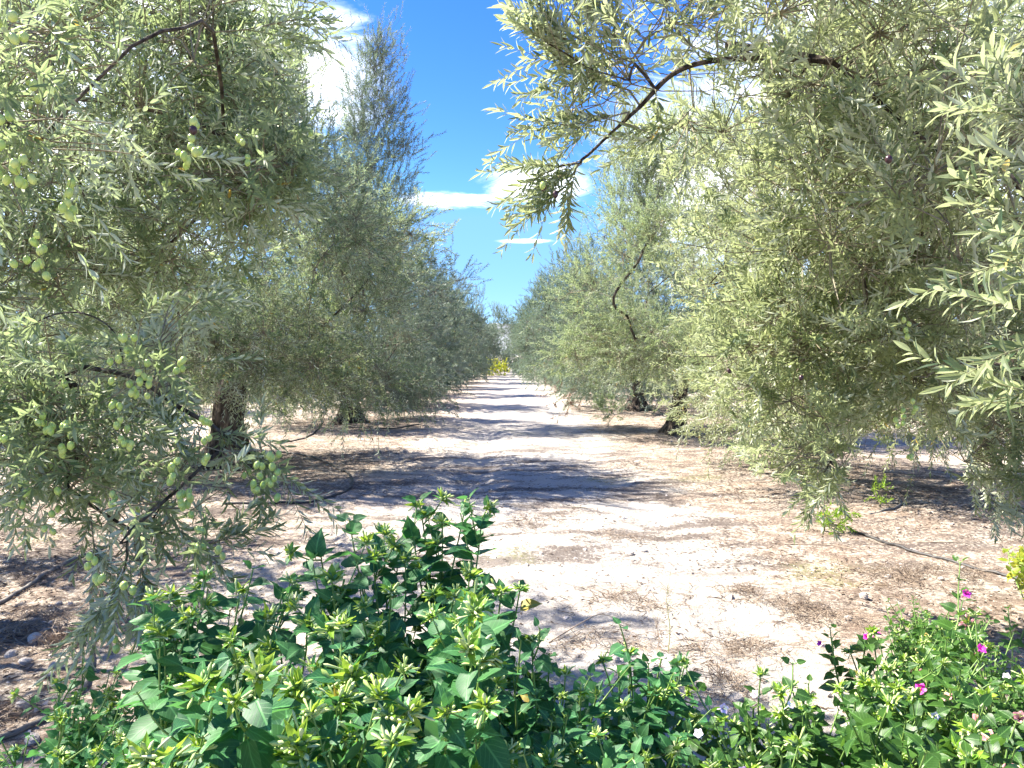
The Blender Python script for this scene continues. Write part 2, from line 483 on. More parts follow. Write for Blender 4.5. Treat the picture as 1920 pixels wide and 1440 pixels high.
def ground():
    ang = np.concatenate([np.linspace(-40, 40, 420), np.linspace(40, 320, 90)[1:-1]]) * math.pi / 180
    rad = np.concatenate([[0.05], np.geomspace(0.5, 5000, 430)])
    A, R = np.meshgrid(ang, rad, indexing='xy')
    x = R * np.sin(A); y = R * np.cos(A)
    z = gz(x, y)
    nA = len(ang); nR = len(rad)
    idx = np.arange(nA * nR).reshape(nR, nA)
    a = idx[:-1]; b = np.roll(a, -1, axis=1); c = idx[1:]; d = np.roll(c, -1, axis=1)
    f = np.concatenate([np.stack([a, c, d], -1).reshape(-1, 3), np.stack([a, d, b], -1).reshape(-1, 3)])
    mb = MB()
    mb.add(np.stack([x, y, z], -1).reshape(-1, 3), f, smooth=True)
    m, g = mat('orchard_soil')
    tcn = g.n('ShaderNodeTexCoord'); ob = tcn.outputs['Object']
    sp = g.n('ShaderNodeSeparateXYZ'); g.l(ob, sp.inputs[0])
    wob = g.noise(ob, 0.55, 4)
    xx = g.math('ADD', sp.outputs[0], g.math('MULTIPLY', g.math('SUBTRACT', wob, 0.5), 2.4))
    # orchard rows every 6.9 m: litter beneath the trees, bare track between
    rowd = g.math('ABSOLUTE', g.math('SUBTRACT', g.math('FLOORED_MODULO', g.math('ADD', xx, 3.5 + 3.45), 6.9), 3.45))
    under = g.math('SUBTRACT', 1.0, g.ramp(rowd, 1.3, 2.9))
    n_big = g.noise(ob, 1.1, 5, 0.6)
    n_mid = g.noise(ob, 5, 5, 0.65)
    n_fine = g.noise(ob, 34, 5, 0.7)
    n_grit = g.noise(ob, 140, 3, 0.7)
    base = g.mix(g.ramp(n_big, 0.35, 0.65), (0.53, 0.475, 0.395), (0.50, 0.41, 0.325))
    base = g.mix(g.math('MULTIPLY', g.ramp(n_mid, 0.5, 0.72), 0.55), base, (0.38, 0.26, 0.185))
    track = g.math('SUBTRACT', 1.0, g.ramp(g.math('ABSOLUTE', g.math('SUBTRACT', xx, 0.25)), 0.7, 1.9))
    base = g.mix(g.math('MULTIPLY', track, 0.75), base, (0.47, 0.445, 0.41))
    lit = g.math('ADD', g.math('MULTIPLY', under, 0.34), g.math('MULTIPLY', n_mid, 0.62))
    lit = g.ramp(g.math('ADD', lit, g.math('MULTIPLY', g.math('SUBTRACT', n_fine, 0.5), 0.9)), 0.53, 0.70)
    base = g.mix(g.math('MULTIPLY', lit, 0.72), base, (0.135, 0.092, 0.066))
    # dark specks and pale grit
    base = g.mix(g.math('MULTIPLY', g.ramp(n_grit, 0.56, 0.66), 0.6), base, (0.15, 0.11, 0.085))
    base = g.mix(g.math('MULTIPLY', g.ramp(n_grit, 0.40, 0.30), 0.0), base, (0.8, 0.76, 0.7))
    vo = g.n('ShaderNodeTexVoronoi'); vo.inputs['Scale'].default_value = 26
    g.l(ob, vo.inputs['Vector'])
    base = g.mix(g.math('MULTIPLY', g.math('SUBTRACT', 1.0, g.ramp(vo.outputs['Distance'], 0.10, 0.2)), 0.5), base, (0.74, 0.68, 0.60))
    # dark scattered debris, strengthened in a band to paint shade across the track
    deb_shade = g.math('ADD', g.math('MULTIPLY', g.noise(g.mapped(ob, (.7, 1.6, 1), (2, 5, 0)), 1.5, 4, .6), .75), g.math('MULTIPLY', n_fine, .45))
    shade_band = g.math('MULTIPLY', g.ramp(sp.outputs[1], 4.6, 5.6), g.math('SUBTRACT', 1.0, g.ramp(sp.outputs[1], 11.0, 14.0)))
    deb_shade = g.math('MULTIPLY', g.ramp(deb_shade, 0.57, 0.69), g.math('ADD', .22, g.math('MULTIPLY', shade_band, .68)))
    base = g.mix(deb_shade, base, (0.13, 0.105, 0.09))
    # thin moss
    moss = g.ramp(g.noise(g.mapped(ob, (1, 1, 1), (7, 3, 0)), 0.8, 4), 0.60, 0.70)
    base = g.mix(g.math('MULTIPLY', moss, g.math('MULTIPLY', g.ramp(n_fine, 0.4, 0.6), 0.6)), base, (0.24, 0.25, 0.09))
    pr = g.n('ShaderNodeBsdfPrincipled')
    pr.inputs['Roughness'].default_value = 0.95
    pr.inputs['Specular IOR Level'].default_value = 0.15
    g.l(base, pr.inputs['Base Color'])
    h = g.math('ADD', g.math('MULTIPLY', n_fine, 1.0), g.math('MULTIPLY', n_grit, 0.35))
    bp = g.n('ShaderNodeBump'); bp.inputs['Strength'].default_value = 0.9; bp.inputs['Distance'].default_value = 0.03
    g.l(h, bp.inputs['Height']); g.l(bp.outputs[0], pr.inputs['Normal'])
    out = g.n('ShaderNodeOutputMaterial'); g.l(pr.outputs[0], out.inputs[0])
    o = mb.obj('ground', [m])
    o['kind'] = 'structure'
    return o
ground()

def hills():
    mb = MB()
    na = 160
    ang = np.linspace(-70, 70, na) * math.pi / 180
    prof = 70 + 60 * np.array([vnoise(np.array(a * 6.0), np.array(0.3), 9) for a in ang]) + 38 * np.exp(-((ang + .02) / .12) ** 2) + 14 * np.array([vnoise(np.array(a * 25.0), np.array(1.3), 12) for a in ang])
    rows = []
    for k, (r, h) in enumerate(((2300, -0.02), (2500, .35), (2750, .75), (3000, 1.0), (3400, .6), (3900, -.02))):
        jit = 1 + 0.12 * np.array([vnoise(np.array(a * 40), np.array(k * 1.0), 21) for a in ang])
        rows.append(np.stack([r * np.sin(ang), r * np.cos(ang), prof * h * jit], -1))
    v = np.stack(rows)
    idx = np.arange(v.shape[0] * na).reshape(v.shape[0], na)
    a = idx[:-1, :-1]; b = idx[:-1, 1:]; c = idx[1:, :-1]; d = idx[1:, 1:]
    f = np.concatenate([np.stack([a, c, d], -1).reshape(-1, 3), np.stack([a, d, b], -1).reshape(-1, 3)])
    mb.add(v.reshape(-1, 3), f, smooth=True)
    o = mb.obj('hills', [simple('hillside', (0.13, 0.15, 0.15), (0.20, 0.21, 0.22), 0.01, 0.95)])
    o['kind'] = 'structure'
hills()

# ------------------------------------------------------------------ olive trees
def trunk_mesh(mb, base, top, r0, seed, lean=None):
    """gnarled, fluted trunk from base to top with a root flare"""
    r = np.random.default_rng(seed)
    n, k = 22, 26
    ts = np.linspace(0, 1, n)
    base = np.array(base, float); top = np.array(top, float)
    mid = (base + top) / 2 + r.normal(0, 0.05, 3) * [1, 1, 0]
    pts = (1 - ts)[:, None] ** 2 * base + 2 * (ts * (1 - ts))[:, None] * mid + ts[:, None] ** 2 * top
    ph = r.random(6) * 6.28
    a = np.arange(k) * 2 * math.pi / k
    V = []
    for i, t in enumerate(ts):
        flare = 1 + 1.15 * math.exp(-t * 7.5) - 0.10 * max(0, t - .7) * 3
        rr = r0 * flare * (1 - 0.30 * t)
        tw = t * 1.5
        flute = 1 + (0.13 + 0.25 * math.exp(-t * 6)) * np.sin(3 * a + ph[0] + tw) + 0.11 * np.sin(5 * a + ph[1] - tw * 1.6) + 0.07 * np.sin(8 * a + ph[2] + 5 * t) + 0.05 * np.sin(2 * a + 9 * t + ph[3])
        flute += r.normal(0, .018, k)
        V.append(np.stack([pts[i, 0] + rr * flute * np.cos(a), pts[i, 1] + rr * flute * np.sin(a), np.full(k, pts[i, 2]) - (0.10 if i == 0 else 0)], -1))
    V = np.array(V)
    idx = np.arange(n * k).reshape(n, k)
    A = idx[:-1]; B = np.roll(A, -1, 1); C_ = idx[1:]; D = np.roll(C_, -1, 1)
    f = np.concatenate([np.stack([A, B, D], -1).reshape(-1, 3), np.stack([A, D, C_], -1).reshape(-1, 3)])
    vv = V.reshape(-1, 3)
    vv = np.vstack([vv, top + [0, 0, .04]])
    cap = np.stack([idx[-1], np.roll(idx[-1], -1), np.full(k, n * k)], -1)
    mb.add(vv, np.vstack([f, cap]), smooth=True)

def grow(start, nodes, r, polylines=()):
    """joins cluster nodes to the trunk: returns points, parent index"""
    pts = [np.array(start, float)]; par = [-1]; plen = [0.0]
    for pl in polylines:
        c = catmull(pl, 4)
        d = [np.linalg.norm(p - c[0]) for p in pts]
        cur = int(np.argmin(d))
        for p in c:
            pts.append(p); par.append(cur); plen.append(plen[cur] + np.linalg.norm(p - pts[cur])); cur = len(pts) - 1
    order = np.argsort(np.linalg.norm(nodes - pts[0], axis=1))
    tips = []
    for i in order:
        q = nodes[i]
        Pa = np.array(pts); dl = np.linalg.norm(Pa - q, axis=1)
        cost = dl ** 1.7 + 0.10 * np.array(plen)
        j = int(np.argmin(cost))
        a = pts[j]
        dist = dl[j]
        seg = max(1, int(dist / 0.22))
        pd = a - pts[par[j]] if par[j] >= 0 else np.array([0, 0, 1.0])
        pd = pd / (np.linalg.norm(pd) + 1e-6)
        ctrl = a + pd * dist * 0.35 + np.array([0, 0, 0.12 * dist]) + r.normal(0, .05 * dist, 3)
        cur = j
        for s in range(1, seg + 1):
            t = s / seg
            p = (1 - t) ** 2 * a + 2 * t * (1 - t) * ctrl + t * t * q + (r.normal(0, .018, 3) if s < seg else 0)
            pts.append(p); par.append(cur); plen.append(plen[cur] + np.linalg.norm(p - pts[cur])); cur = len(pts) - 1
        tips.append(cur)
    return np.array(pts), np.array(par), tips

def chains(pts, par, r_tip=0.0045, expo=2.15, rmax=0.11):
    n = len(pts)
    kids = [[] for _ in range(n)]
    for i in range(1, n):
        kids[par[i]].append(i)
    rad = np.zeros(n)
    acc = np.zeros(n)
    for i in range(n - 1, -1, -1):
        rad[i] = acc[i] ** (1 / expo) if kids[i] else r_tip
        if par[i] >= 0:
            acc[par[i]] += rad[i] ** expo
    rad = np.minimum(rad, rmax)
    out = []
    stack = [(0, None)]
    # a chain follows its thickest child
    def follow(i, start):
        c = [start, i] if start is not None else [i]
        while kids[i]:
            ks = sorted(kids[i], key=lambda q: -rad[q])
            for q in ks[1:]:
                stack.append((q, i))
            i = ks[0]
            c.append(i)
        return c
    while stack:
        i, s = stack.pop()
        c = follow(i, s)
        if len(c) > 1:
            rr = rad[c].copy()
            if s is not None:
                rr[0] = rr[1] * 1.15
            out.append((pts[c], rr))
    return out

def sample_lobes(lobes, r):
    """lobe: centre, radii, number of clusters, shell (0 solid .. 1 shell), up, shoots per cluster, droop"""
    C, U, K, Dp, ctr = [], [], [], [], []
    for (c, rd, n, shell, up, ns, dr) in lobes:
        d = nrm(r.normal(0, 1, (n, 3)))
        rr = (shell + (1 - shell) * r.random(n)) ** (1 / 2.2)
        rr = np.clip(rr * (0.8 + 0.28 * r.random(n)), 0, 1.1)
        C.append(np.array(c) + d * rr[:, None] * np.array(rd))
        U.append(np.full(n, up)); K.append(np.full(n, ns)); Dp.append(np.full(n, dr)); ctr.append(np.tile(c, (n, 1)))
    return np.vstack(C), np.concatenate(U), np.concatenate(K), np.concatenate(Dp), np.vstack(ctr)

def make_shoots(nodes, up, ns, droop, ctr, r, spread=0.22, Ls=(0.22, 0.42)):
    ns = np.maximum(1, r.poisson(ns))
    ii = np.repeat(np.arange(len(nodes)), ns)
    S = len(ii)
    p0 = nodes[ii] + r.normal(0, spread, (S, 3)) * [1, 1, .9]
    out = nrm(nodes[ii] - ctr[ii] + 1e-3)
    off = nrm(p0 - nodes[ii] + 1e-3)
    d = out * [.55, .55, .35] + off * 0.4 + r.normal(0, .55, (S, 3)) + np.stack([0 * up[ii], 0 * up[ii], up[ii] + .22], -1)
    d = nrm(d)
    L = r.uniform(Ls[0], Ls[1], S)
    return ii, p0, d, L, droop[ii] + r.normal(0, .12, S)

def shoot_points(p0, d, L, g, u):
    """u (K,) -> (S,K,3) points and tangents"""
    gv = np.array([0, 0, -1.0])
    pts = p0[:, None, :] + d[:, None, :] * (L[:, None] * u)[:, :, None] + gv * ((L * g)[:, None] * u ** 2)[:, :, None]
    tan = d[:, None, :] * np.ones_like(u)[None, :, None] + gv * (2 * g[:, None] * u)[:, :, None]
    return pts, nrm(tan)

def leaf_layout(p0, d, L, g, r, spacing, leafL, leafW):
    nodes_n = 13
    u = np.linspace(0.05, 1.0, nodes_n)
    pts, tan = shoot_points(p0, d, L, g, u)
    S = len(p0)
    az0 = r.random(S) * 6.28
    pos, dr, nm = [], [], []
    ref = nrm(r.normal(0, 1, (S, 3)))
    for k in range(nodes_n):
        t = tan[:, k]
        e1 = nrm(np.cross(t, ref)); e2 = np.cross(t, e1)
        for sgn in (0, math.pi):
            az = az0 + k * (math.pi / 2) + sgn + r.normal(0, .3, S)
            rd = np.cos(az)[:, None] * e1 + np.sin(az)[:, None] * e2
            ang = np.clip(r.normal(0.98, .27, S) * (1 - .45 * (k / nodes_n)), .15, 1.4)
            dd = nrm(t * np.cos(ang)[:, None] + rd * np.sin(ang)[:, None])
            pos.append(pts[:, k] + r.normal(0, .002, (S, 3)))
            dr.append(dd)
            nm.append(nrm(t - dd * np.sum(t * dd, -1, keepdims=True) + np.array([0, 0, .25])))
    pos = np.concatenate(pos); dr = np.concatenate(dr); nm = np.concatenate(nm)
    keep = r.random(len(pos)) < spacing
    M = len(pos)
    lv = np.clip(r.normal(leafL, leafL * .18, M), leafL * .5, leafL * 1.5)
    wv = np.clip(r.normal(leafW, leafW * .16, M), leafW * .5, leafW * 1.5)
    rnd = np.clip(np.tile(r.random(S), 2 * nodes_n) * .6 + r.random(M) * .38, 0, .98)
    rnd = np.where(r.random(M) < 0.006, 1.0, rnd)
    return pos[keep], dr[keep], nm[keep], lv[keep], wv[keep], rnd[keep]

def build_limbs(root, ch, offset, limb_n=6):
    ch = sorted(ch, key=lambda c: -c[1][:3].mean() * len(c[0]))
    for i, (p, rr) in enumerate(ch[:limb_n]):
        mb = MB()
        c = catmull(p, 2) if len(p) > 2 else p
        ri = np.interp(np.linspace(0, 1, len(c)), np.linspace(0, 1, len(p)), rr)
        v, f = tubes((c - offset)[None], ri[None], 8)
        mb.add(v, f, smooth=True)
        mb.obj('limb', [M_BARK], root)
    mb = MB()
    for p, rr in ch[limb_n:]:
        big = rr.max() > 0.012
        v, f = tubes((p - offset)[None], rr[None], 5 if big else 3)
        mb.add(v, f, m=0 if big else 1, smooth=True)
    o = mb.obj('branchlets', [M_BARK, M_TWIG], root)
    o['kind'] = 'stuff'

def mid_tree(base, lobes, label, seed, leafL=0.060, leafW=0.0135, mats=None, trunk_h=1.15, r0=0.17, spread=0.22, keep=1.0, skirt=True, group=None, lean=(0, 0)):
    r = np.random.default_rng(seed)
    base = np.array([base[0], base[1], float(gz(base[0], base[1]))])
    root = empty('olive_tree', base, label, 'olive tree', group)
    mb = MB()
    top = np.array([lean[0], lean[1], trunk_h])
    trunk_mesh(mb, (0, 0, 0), top, r0, seed)
    mb.obj('trunk', [M_BARK], root)
    nodes, up, ns, dp, ctr = sample_lobes(lobes, r)
    pts, par, tips = grow(top - [0, 0, .1], nodes, r)
    build_limbs(root, chains(pts, par, rmax=r0 * .62), np.zeros(3), 6)
    ii, p0, d, L, g = make_shoots(nodes, up, ns, dp, ctr, r, spread)
    # twig from cluster to shoot
    okz = p0[:, 2] > 0.15
    ii, p0, d, L, g = ii[okz], p0[okz], d[okz], L[okz], g[okz]
    mb = MB()
    sp, _ = shoot_points(p0, d, L, g, np.array([0, .5, 1.0]))
    v, f = tubes(sp, np.tile([0.0028, .002, .0012], (len(sp), 1)), 3)
    mb.add(v, f, m=1)
    nd = nodes[ii]; md = (nd + p0) / 2 - [0, 0, .02]
    v, f = tubes(np.stack([nd, md, p0], 1), np.tile([0.0026, .0022, .0018], (len(sp), 1)), 3)
    mb.add(v, f, m=1)
    a = leaf_layout(p0, d, L, g, r, keep, leafL, leafW)
    leaves(mb, T_DIA, *a)
    o = mb.obj('crown', [mats or M_OLEAF, M_TWIG], root)
    o['kind'] = 'stuff'
    return root

def std_lobes(low=.6, sz=0.0, R=2.3, zc=2.75, rz=1.75, n=150, ns=26, top=4, r=None, topz=5.2):
    r = r or rng
    L = [((0, 0, zc), (R, R, rz), n, .45, .35, ns, .1)]
    for i in range(9):       # hanging skirt
        a = i / 9 * 6.28 + r.uniform(-.25, .25)
        L.append(((R * .72 * math.cos(a), R * .72 * math.sin(a), r.uniform(.95, 1.35) + sz), (.7, .7, low), max(5, n // 17), .1, -.1, ns, .22))
    for i in range(top):     # upright water shoots
        a = r.uniform(0, 6.28); q = r.uniform(.2, .6) * R
        L.append(((q * math.cos(a), q * math.sin(a), topz - r.uniform(.4, 1.0)), (.45, .45, .85), max(5, n // 22), .1, 1.3, ns * .7, -.05))
    return L

ROWL = lambda y: -3.5 - 0.010 * y
r_ = np.random.default_rng(3)
trees = {}
# left row, second tree
l1 = std_lobes(low=.35, sz=.1, n=130, ns=26, R=2.25, r=r_, top=3) + [((.75, -.1, 4.6), (.45, .5, .95), 11, .1, 1.4, 20, 0), ((.1, 0, 4.9), (.5, .5, 1.0), 10, .1, 1.4, 20, 0),
     ((1.2, -.6, 2.6), (1.0, 1.0, 1.2), 22, .3, .1, 26, .3)]
trees['L1'] = mid_tree((-3.6, 10.1), l1, 'second olive tree left of the track, with flared dark trunk inside a black hose loop', 101, trunk_h=1.1, r0=.235, mats=M_OLEAF)
# left row, third tree with the tall spire
l2 = std_lobes(sz=-.3, low=.5, n=120, ns=25, R=2.25, r=r_, top=2, topz=4.8)
for zc, rx, n in ((4.9, .95, 22), (5.8, .78, 17), (6.6, .56, 11), (7.3, .34, 6), (7.9, .16, 3)):
    l2.append(((.55 + (zc - 4.9) * .02, 0, zc), (rx, rx * .8, .55), n, .1, 1.1, 21, 0))
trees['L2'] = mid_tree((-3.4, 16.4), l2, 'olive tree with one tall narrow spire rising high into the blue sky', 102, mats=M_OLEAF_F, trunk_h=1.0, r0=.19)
# right row
r1 = [((c[0] + .35, c[1], c[2]), *q) for c, *q in std_lobes(sz=-.3, low=.5, n=110, ns=26, R=1.9, r=r_, top=4, topz=5.4)]
trees['R1'] = mid_tree((3.45, 8.95), r1, 'second olive tree right of the track, its trunk half hidden by hanging foliage', 103, trunk_h=1.05, r0=.14, mats=M_OLEAF_W)
r2 = std_lobes(low=.35, sz=.35, n=120, ns=25, R=2.15, r=r_, top=2, topz=5.0)
for dx, zz, n in ((-.8, 4.7, 12), (-.4, 5.0, 14), (.3, 5.1, 14), (-.7, 4.2, 14), (.9, 4.8, 12)):
    l = ((dx, 0, zz), (.45, .6, .95), n, .1, 1.5, 16, -.05)
    r2.append(l)
trees['R2'] = mid_tree((2.95, 14.3), r2, 'olive tree with bare dark leaning trunk and feathery upright top, right of the track', 104, trunk_h=1.2, r0=.135, lean=(.15, 0))
# two more bodies, copied along the rows
ga = std_lobes(sz=-.35, low=.5, n=90, ns=15, R=2.3, r=r_, top=5, topz=5.6)
gb = std_lobes(sz=-.35, low=.5, n=90, ns=15, R=2.15, r=r_, top=3, topz=4.9, zc=2.5)
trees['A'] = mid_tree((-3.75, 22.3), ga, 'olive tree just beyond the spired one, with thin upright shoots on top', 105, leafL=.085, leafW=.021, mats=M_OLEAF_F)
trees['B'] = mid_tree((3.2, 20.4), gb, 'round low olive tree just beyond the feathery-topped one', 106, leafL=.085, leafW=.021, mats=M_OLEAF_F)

def copy_tree(src, loc, rz, s, label, group=None):
    c = src.copy(); COL.objects.link(c)
    c.location = (loc[0], loc[1], float(gz(loc[0], loc[1])) - .01); c.rotation_euler = (0, 0, rz); c.scale = (s, s, s * random.uniform(.95, 1.06))
    c['label'] = label
    if group:
        c['group'] = group
    elif 'group' in c:
        del c['group']
    for ch in src.children:
        d = ch.copy(); COL.objects.link(d); d.parent = c
    return c

ordn = ['first', 'second', 'third', 'fourth', 'fifth', 'sixth', 'seventh', 'eighth', 'ninth', 'tenth', 'eleventh', 'twelfth']
src = [trees['A'], trees['B']]
# trees of the two rows beside the track, further away
k = 0
for side, sx in (('left', -1), ('right', 1)):
    for j in range(6):
        y = (28.4 if sx < 0 else 26.4) + j * 6.0
        x = -3.75 - .008 * y + .22 * j if sx < 0 else 3.35 - .008 * y - .22 * j
        copy_tree(src[(j + (sx > 0)) % 2], (x + random.uniform(-.15, .15), y), random.uniform(0, 6.28), random.uniform(.88, 1.0),
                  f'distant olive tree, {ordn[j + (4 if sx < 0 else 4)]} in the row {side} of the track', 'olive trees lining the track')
        k += 1
# rows further out, seen between and under the near crowns
for row, xo in (('first row beyond the left row', -10.4), ('second row beyond the left row', -17.3), ('first row beyond the right row', 10.2), ('second row beyond the right row', 17.1)):
    for j in range(6 if abs(xo) < 12 else 5):
        y = 7.5 + j * 6.2 + (3 if abs(xo) > 12 else 0)
        if abs(xo) / y > 1.0:
            continue
        q = [trees['A'], trees['B']][(j + int(abs(xo))) % 2]
        copy_tree(q, (xo - .01 * y + random.uniform(-.3, .3), y), random.uniform(0, 6.28), random.uniform(.85, 1.0),
                  f'olive tree {ordn[j]} along the {row}', 'olive trees of the neighbouring rows')
for j, (x, y, s) in enumerate(((-3.0, 64, .85), (1.9, 63, .85), (-7.5, 66, .9), (7, 66, .95), (-.6, 68, .95))):
    copy_tree(src[j % 2], (x, y), j * 1.3, s, ['pale olive tree closing the far end of the track, left of the yellow shrub', 'pale olive tree closing the far end of the track, right of the yellow shrub',
              'olive tree at the far end behind the left row', 'olive tree at the far end behind the right row', 'hazy olive tree farthest away behind the yellow shrub'][j], 'trees at the far end')

# ---- near trees -------------------------------------------------------------
def plobe(px, py, Y, rpx, rpy, rY, n, shell, up, ns, dr):
    return (tuple(P(px, py, Y)), (rpx * Y / F_PX, rY, rpy * Y / F_PX), n, shell, up, ns, dr)

def in_poly(x, y, poly):
    inside = np.zeros(len(x), bool)
    n = len(poly)
    for i in range(n):
        x1, y1 = poly[i]; x2, y2 = poly[(i + 1) % n]
        c = ((y1 > y) != (y2 > y)) & (x < (x2 - x1) * (y - y1) / (y2 - y1 + 1e-9) + x1)
        inside ^= c
    return inside

leaf_bank = {}
def leaf_mesh_variants(matl, key):
    if key not in leaf_bank:
        L = []
        for i in range(6):
            mb = MB()
            T = T_LAN
            tv = T[0].copy(); tv[:, 2] += -.10 * (i % 3) * tv[:, 1] ** 2; tv[:, 0] += .05 * (i - 2.5) * tv[:, 1] ** 2 * .5
            leaves(mb, (tv, T[1]), np.zeros((1, 3)), np.array([[0, 1.0, 0]]), np.array([[0, 0, 1.0]]), np.array([1.0]), np.array([.20]), np.array([i / 6 * .95 + .02]))
            L.append(mb.mesh('olive_leaf_blade', [matl]))
        leaf_bank[key] = L
    return leaf_bank[key]

def olive_mesh(dark=False):
    mb = MB()
    n, k = 9, 12
    ts = np.linspace(0, math.pi, n)
    V = []
    for t in ts:
        rr = math.sin(t) * .40 + 1e-4
        for q in range(k):
            a = q / k * 6.283
            V.append((rr * math.cos(a), rr * math.sin(a), -.5 + .5 * math.cos(t) - (.05 if t == ts[-1] else 0)))
    idx = np.arange(n * k).reshape(n, k)
    A = idx[:-1]; B = np.roll(A, -1, 1); C_ = idx[1:]; D = np.roll(C_, -1, 1)
    f = np.concatenate([np.stack([A, C_, D], -1).reshape(-1, 3), np.stack([A, D, B], -1).reshape(-1, 3)])
    mb.add(V, f, np.full(len(V), random.random()), smooth=True)
    return mb.mesh('olive_fruit', [M_OLIVE_DARK if dark else M_OLIVE])
OLV = [olive_mesh() for _ in range(5)]
OLV_D = olive_mesh(True)

def near_tree(base, top, r0, lobes, bulk, polylines, label, seed, keepout, sprays, spread, matl, leafL=.049, leafW=.0106, olives=(), olive_rand=0):
    r = np.random.default_rng(seed)
    base = np.array([base[0], base[1], float(gz(base[0], base[1]))])
    root = empty('olive_tree', base, label, 'olive tree')
    mb = MB()
    trunk_mesh(mb, (0, 0, 0), np.array(top) - base, r0, seed)
    mb.obj('trunk', [M_BARK], root)
    nA = sample_lobes(lobes, r)
    nB = sample_lobes(bulk, r)
    nodes = np.vstack([nA[0], nB[0]])
    # prune nodes in the open gap
    def bad(p, polys, mind=0.95):
        x, y, dpt = proj(p)
        b = (dpt > 0.05) & (np.linalg.norm(p - [0, 0, CAM_H], axis=1) < mind)
        b |= (np.abs(p[:, 0]) < 1.0) & (np.abs(p[:, 1]) < .9)
        b |= (p[:, 1] < 0.9) & (np.hypot(p[:, 0], p[:, 1]) < 1.6) & (p[:, 2] < 2.6)
        for pl in polys:
            b |= (dpt > 0) & in_poly(x, y, pl)
        b |= p[:, 2] < .25
        return b
    up = np.concatenate([nA[1], nB[1]]); ns = np.concatenate([nA[2], nB[2]]); dp = np.concatenate([nA[3], nB[3]]); ctr = np.vstack([nA[4], nB[4]])
    near = np.concatenate([np.ones(len(nA[0]), bool), np.zeros(len(nB[0]), bool)])
    ok = ~bad(nodes, keepout)
    nodes, up, ns, dp, ctr, near = nodes[ok], up[ok], ns[ok], dp[ok], ctr[ok], near[ok]
    spr = [catmull(s, 3) for s in sprays]
    pts, par, tips = grow(np.array(top) - [0, 0, .1], nodes, r, list(polylines) + [np.vstack([s]) for s in sprays])
    build_limbs(root, chains(pts, par, .0028, 2.1, r0 * .5), base, 12)
    ii, p0, d, L, g = make_shoots(nodes, up, ns, dp, ctr, r, spread, (.13, .27))
    # shoots set along the drawn sprays
    for s in spr:
        n_s = max(4, int(len(s) * (1.3 if s[:, 1].mean() > 2 else .8)))
        t = r.random(n_s) * (len(s) - 1.001); t[0] = len(s) - 1.001; a = t.astype(int); fr = t - a
        q = s[a] * (1 - fr)[:, None] + s[a + 1] * fr[:, None]
        tg = nrm(s[a + 1] - s[a])
        dd = nrm(tg + r.normal(0, .38, (n_s, 3))); dd[0] = tg[0]
        ii = np.concatenate([ii, np.full(n_s, -1)]); p0 = np.vstack([p0, q]); d = np.vstack([d, dd])
        L = np.concatenate([L, r.uniform(.14, .26, n_s)]); g = np.concatenate([g, r.uniform(-.1, .25, n_s)])
    endp = p0 + d * L[:, None] - np.stack([0 * L, 0 * L, L * g], -1)
    ok = ~(bad(p0, keepout if True else []) | bad(endp, keepout)) | (ii < 0)
    ii, p0, d, L, g = ii[ok], p0[ok], d[ok], L[ok], g[ok]
    isn = np.where(ii >= 0, near[np.maximum(ii, 0)], True)
    mb = MB()
    for msk, K in ((isn, 5), (~isn, 3)):
        if msk.sum() == 0:
            continue
        u = np.linspace(0, 1, K)
        sp, _ = shoot_points(p0[msk], d[msk], L[msk], g[msk], u)
        v, f = tubes(sp - base, np.tile(np.linspace(.0017, .0006, K), (len(sp), 1)), 4 if K == 5 else 3)
        mb.add(v, f, m=2, smooth=True)
    cn = ii >= 0
    nd = nodes[ii[cn]]; a = p0[cn]
    md = (nd + a) / 2 + d[cn] * -.03
    v, f = tubes(np.stack([nd, md, a], 1) - base, np.tile([.0030, .0024, .0018], (cn.sum(), 1)), 3)
    mb.add(v, f, m=1)
    A = leaf_layout(p0[isn] - base, d[isn], L[isn], g[isn], r, .93, leafL, leafW)
    if (~isn).sum():
        Bm = leaf_layout(p0[~isn] - base, d[~isn], L[~isn], g[~isn], r, .8, leafL * 1.25, leafW * 1.4)
        leaves(mb, T_DIA, *Bm)
    # the largest leaves in the picture are parts of their own
    wp = A[0] + base + A[1] * (A[3] * .5)[:, None]
    x, y, dep = proj(wp)
    vis = (dep > .3) & (x > 0) & (x < 1920) & (y > 0) & (y < 1440)
    size = np.where(vis, A[3] / np.maximum(dep, .3), 0)
    ordr = np.argsort(-size)[:290]
    sel = np.zeros(len(size), bool); sel[ordr] = True
    sel &= vis
    leaves(mb, T_LAN, *[q[~sel] for q in A])
    o = mb.obj('crown', [matl, M_TWIG, M_TWIG_G], root)
    o['kind'] = 'stuff'
    lm = leaf_mesh_variants(matl, matl.name)
    for i in np.nonzero(sel)[0]:
        lf = bpy.data.objects.new('leaf', lm[int(i) % 6])
        COL.objects.link(lf)
        lf.parent = root
        M_ = Matrix.Translation(Vector(A[0][i])) @ to_quat(A[1][i], A[2][i])
        lf.matrix_local = M_ @ Matrix.Diagonal((A[3][i] * (A[4][i] / A[3][i]) / .2, A[3][i], A[3][i], 1))
    # olives
    spots = []
    for (px, py, Y, n, dark) in olives:
        c = P(px, py, Y - .22)
        for q in range(n):
            a = r.random() * 6.28
            spots.append((c + np.array([math.cos(a) * .021 * r.random() ** .5, math.sin(a) * .021, -r.random() * .085]), dark and q == 0))
    if olive_rand:
        cand = np.nonzero(vis)[0]
        w_ = np.clip(size[cand], 0, None) * (wp[cand, 2] < 2.6)
        pick = r.choice(cand, olive_rand, replace=False, p=w_ / w_.sum())
        for i in pick:
            for q in range(r.integers(1, 3)):
                spots.append((wp[i] + np.array([0, 0, -.018]) + r.normal(0, .010, 3), False))
    spots = spots[:290]
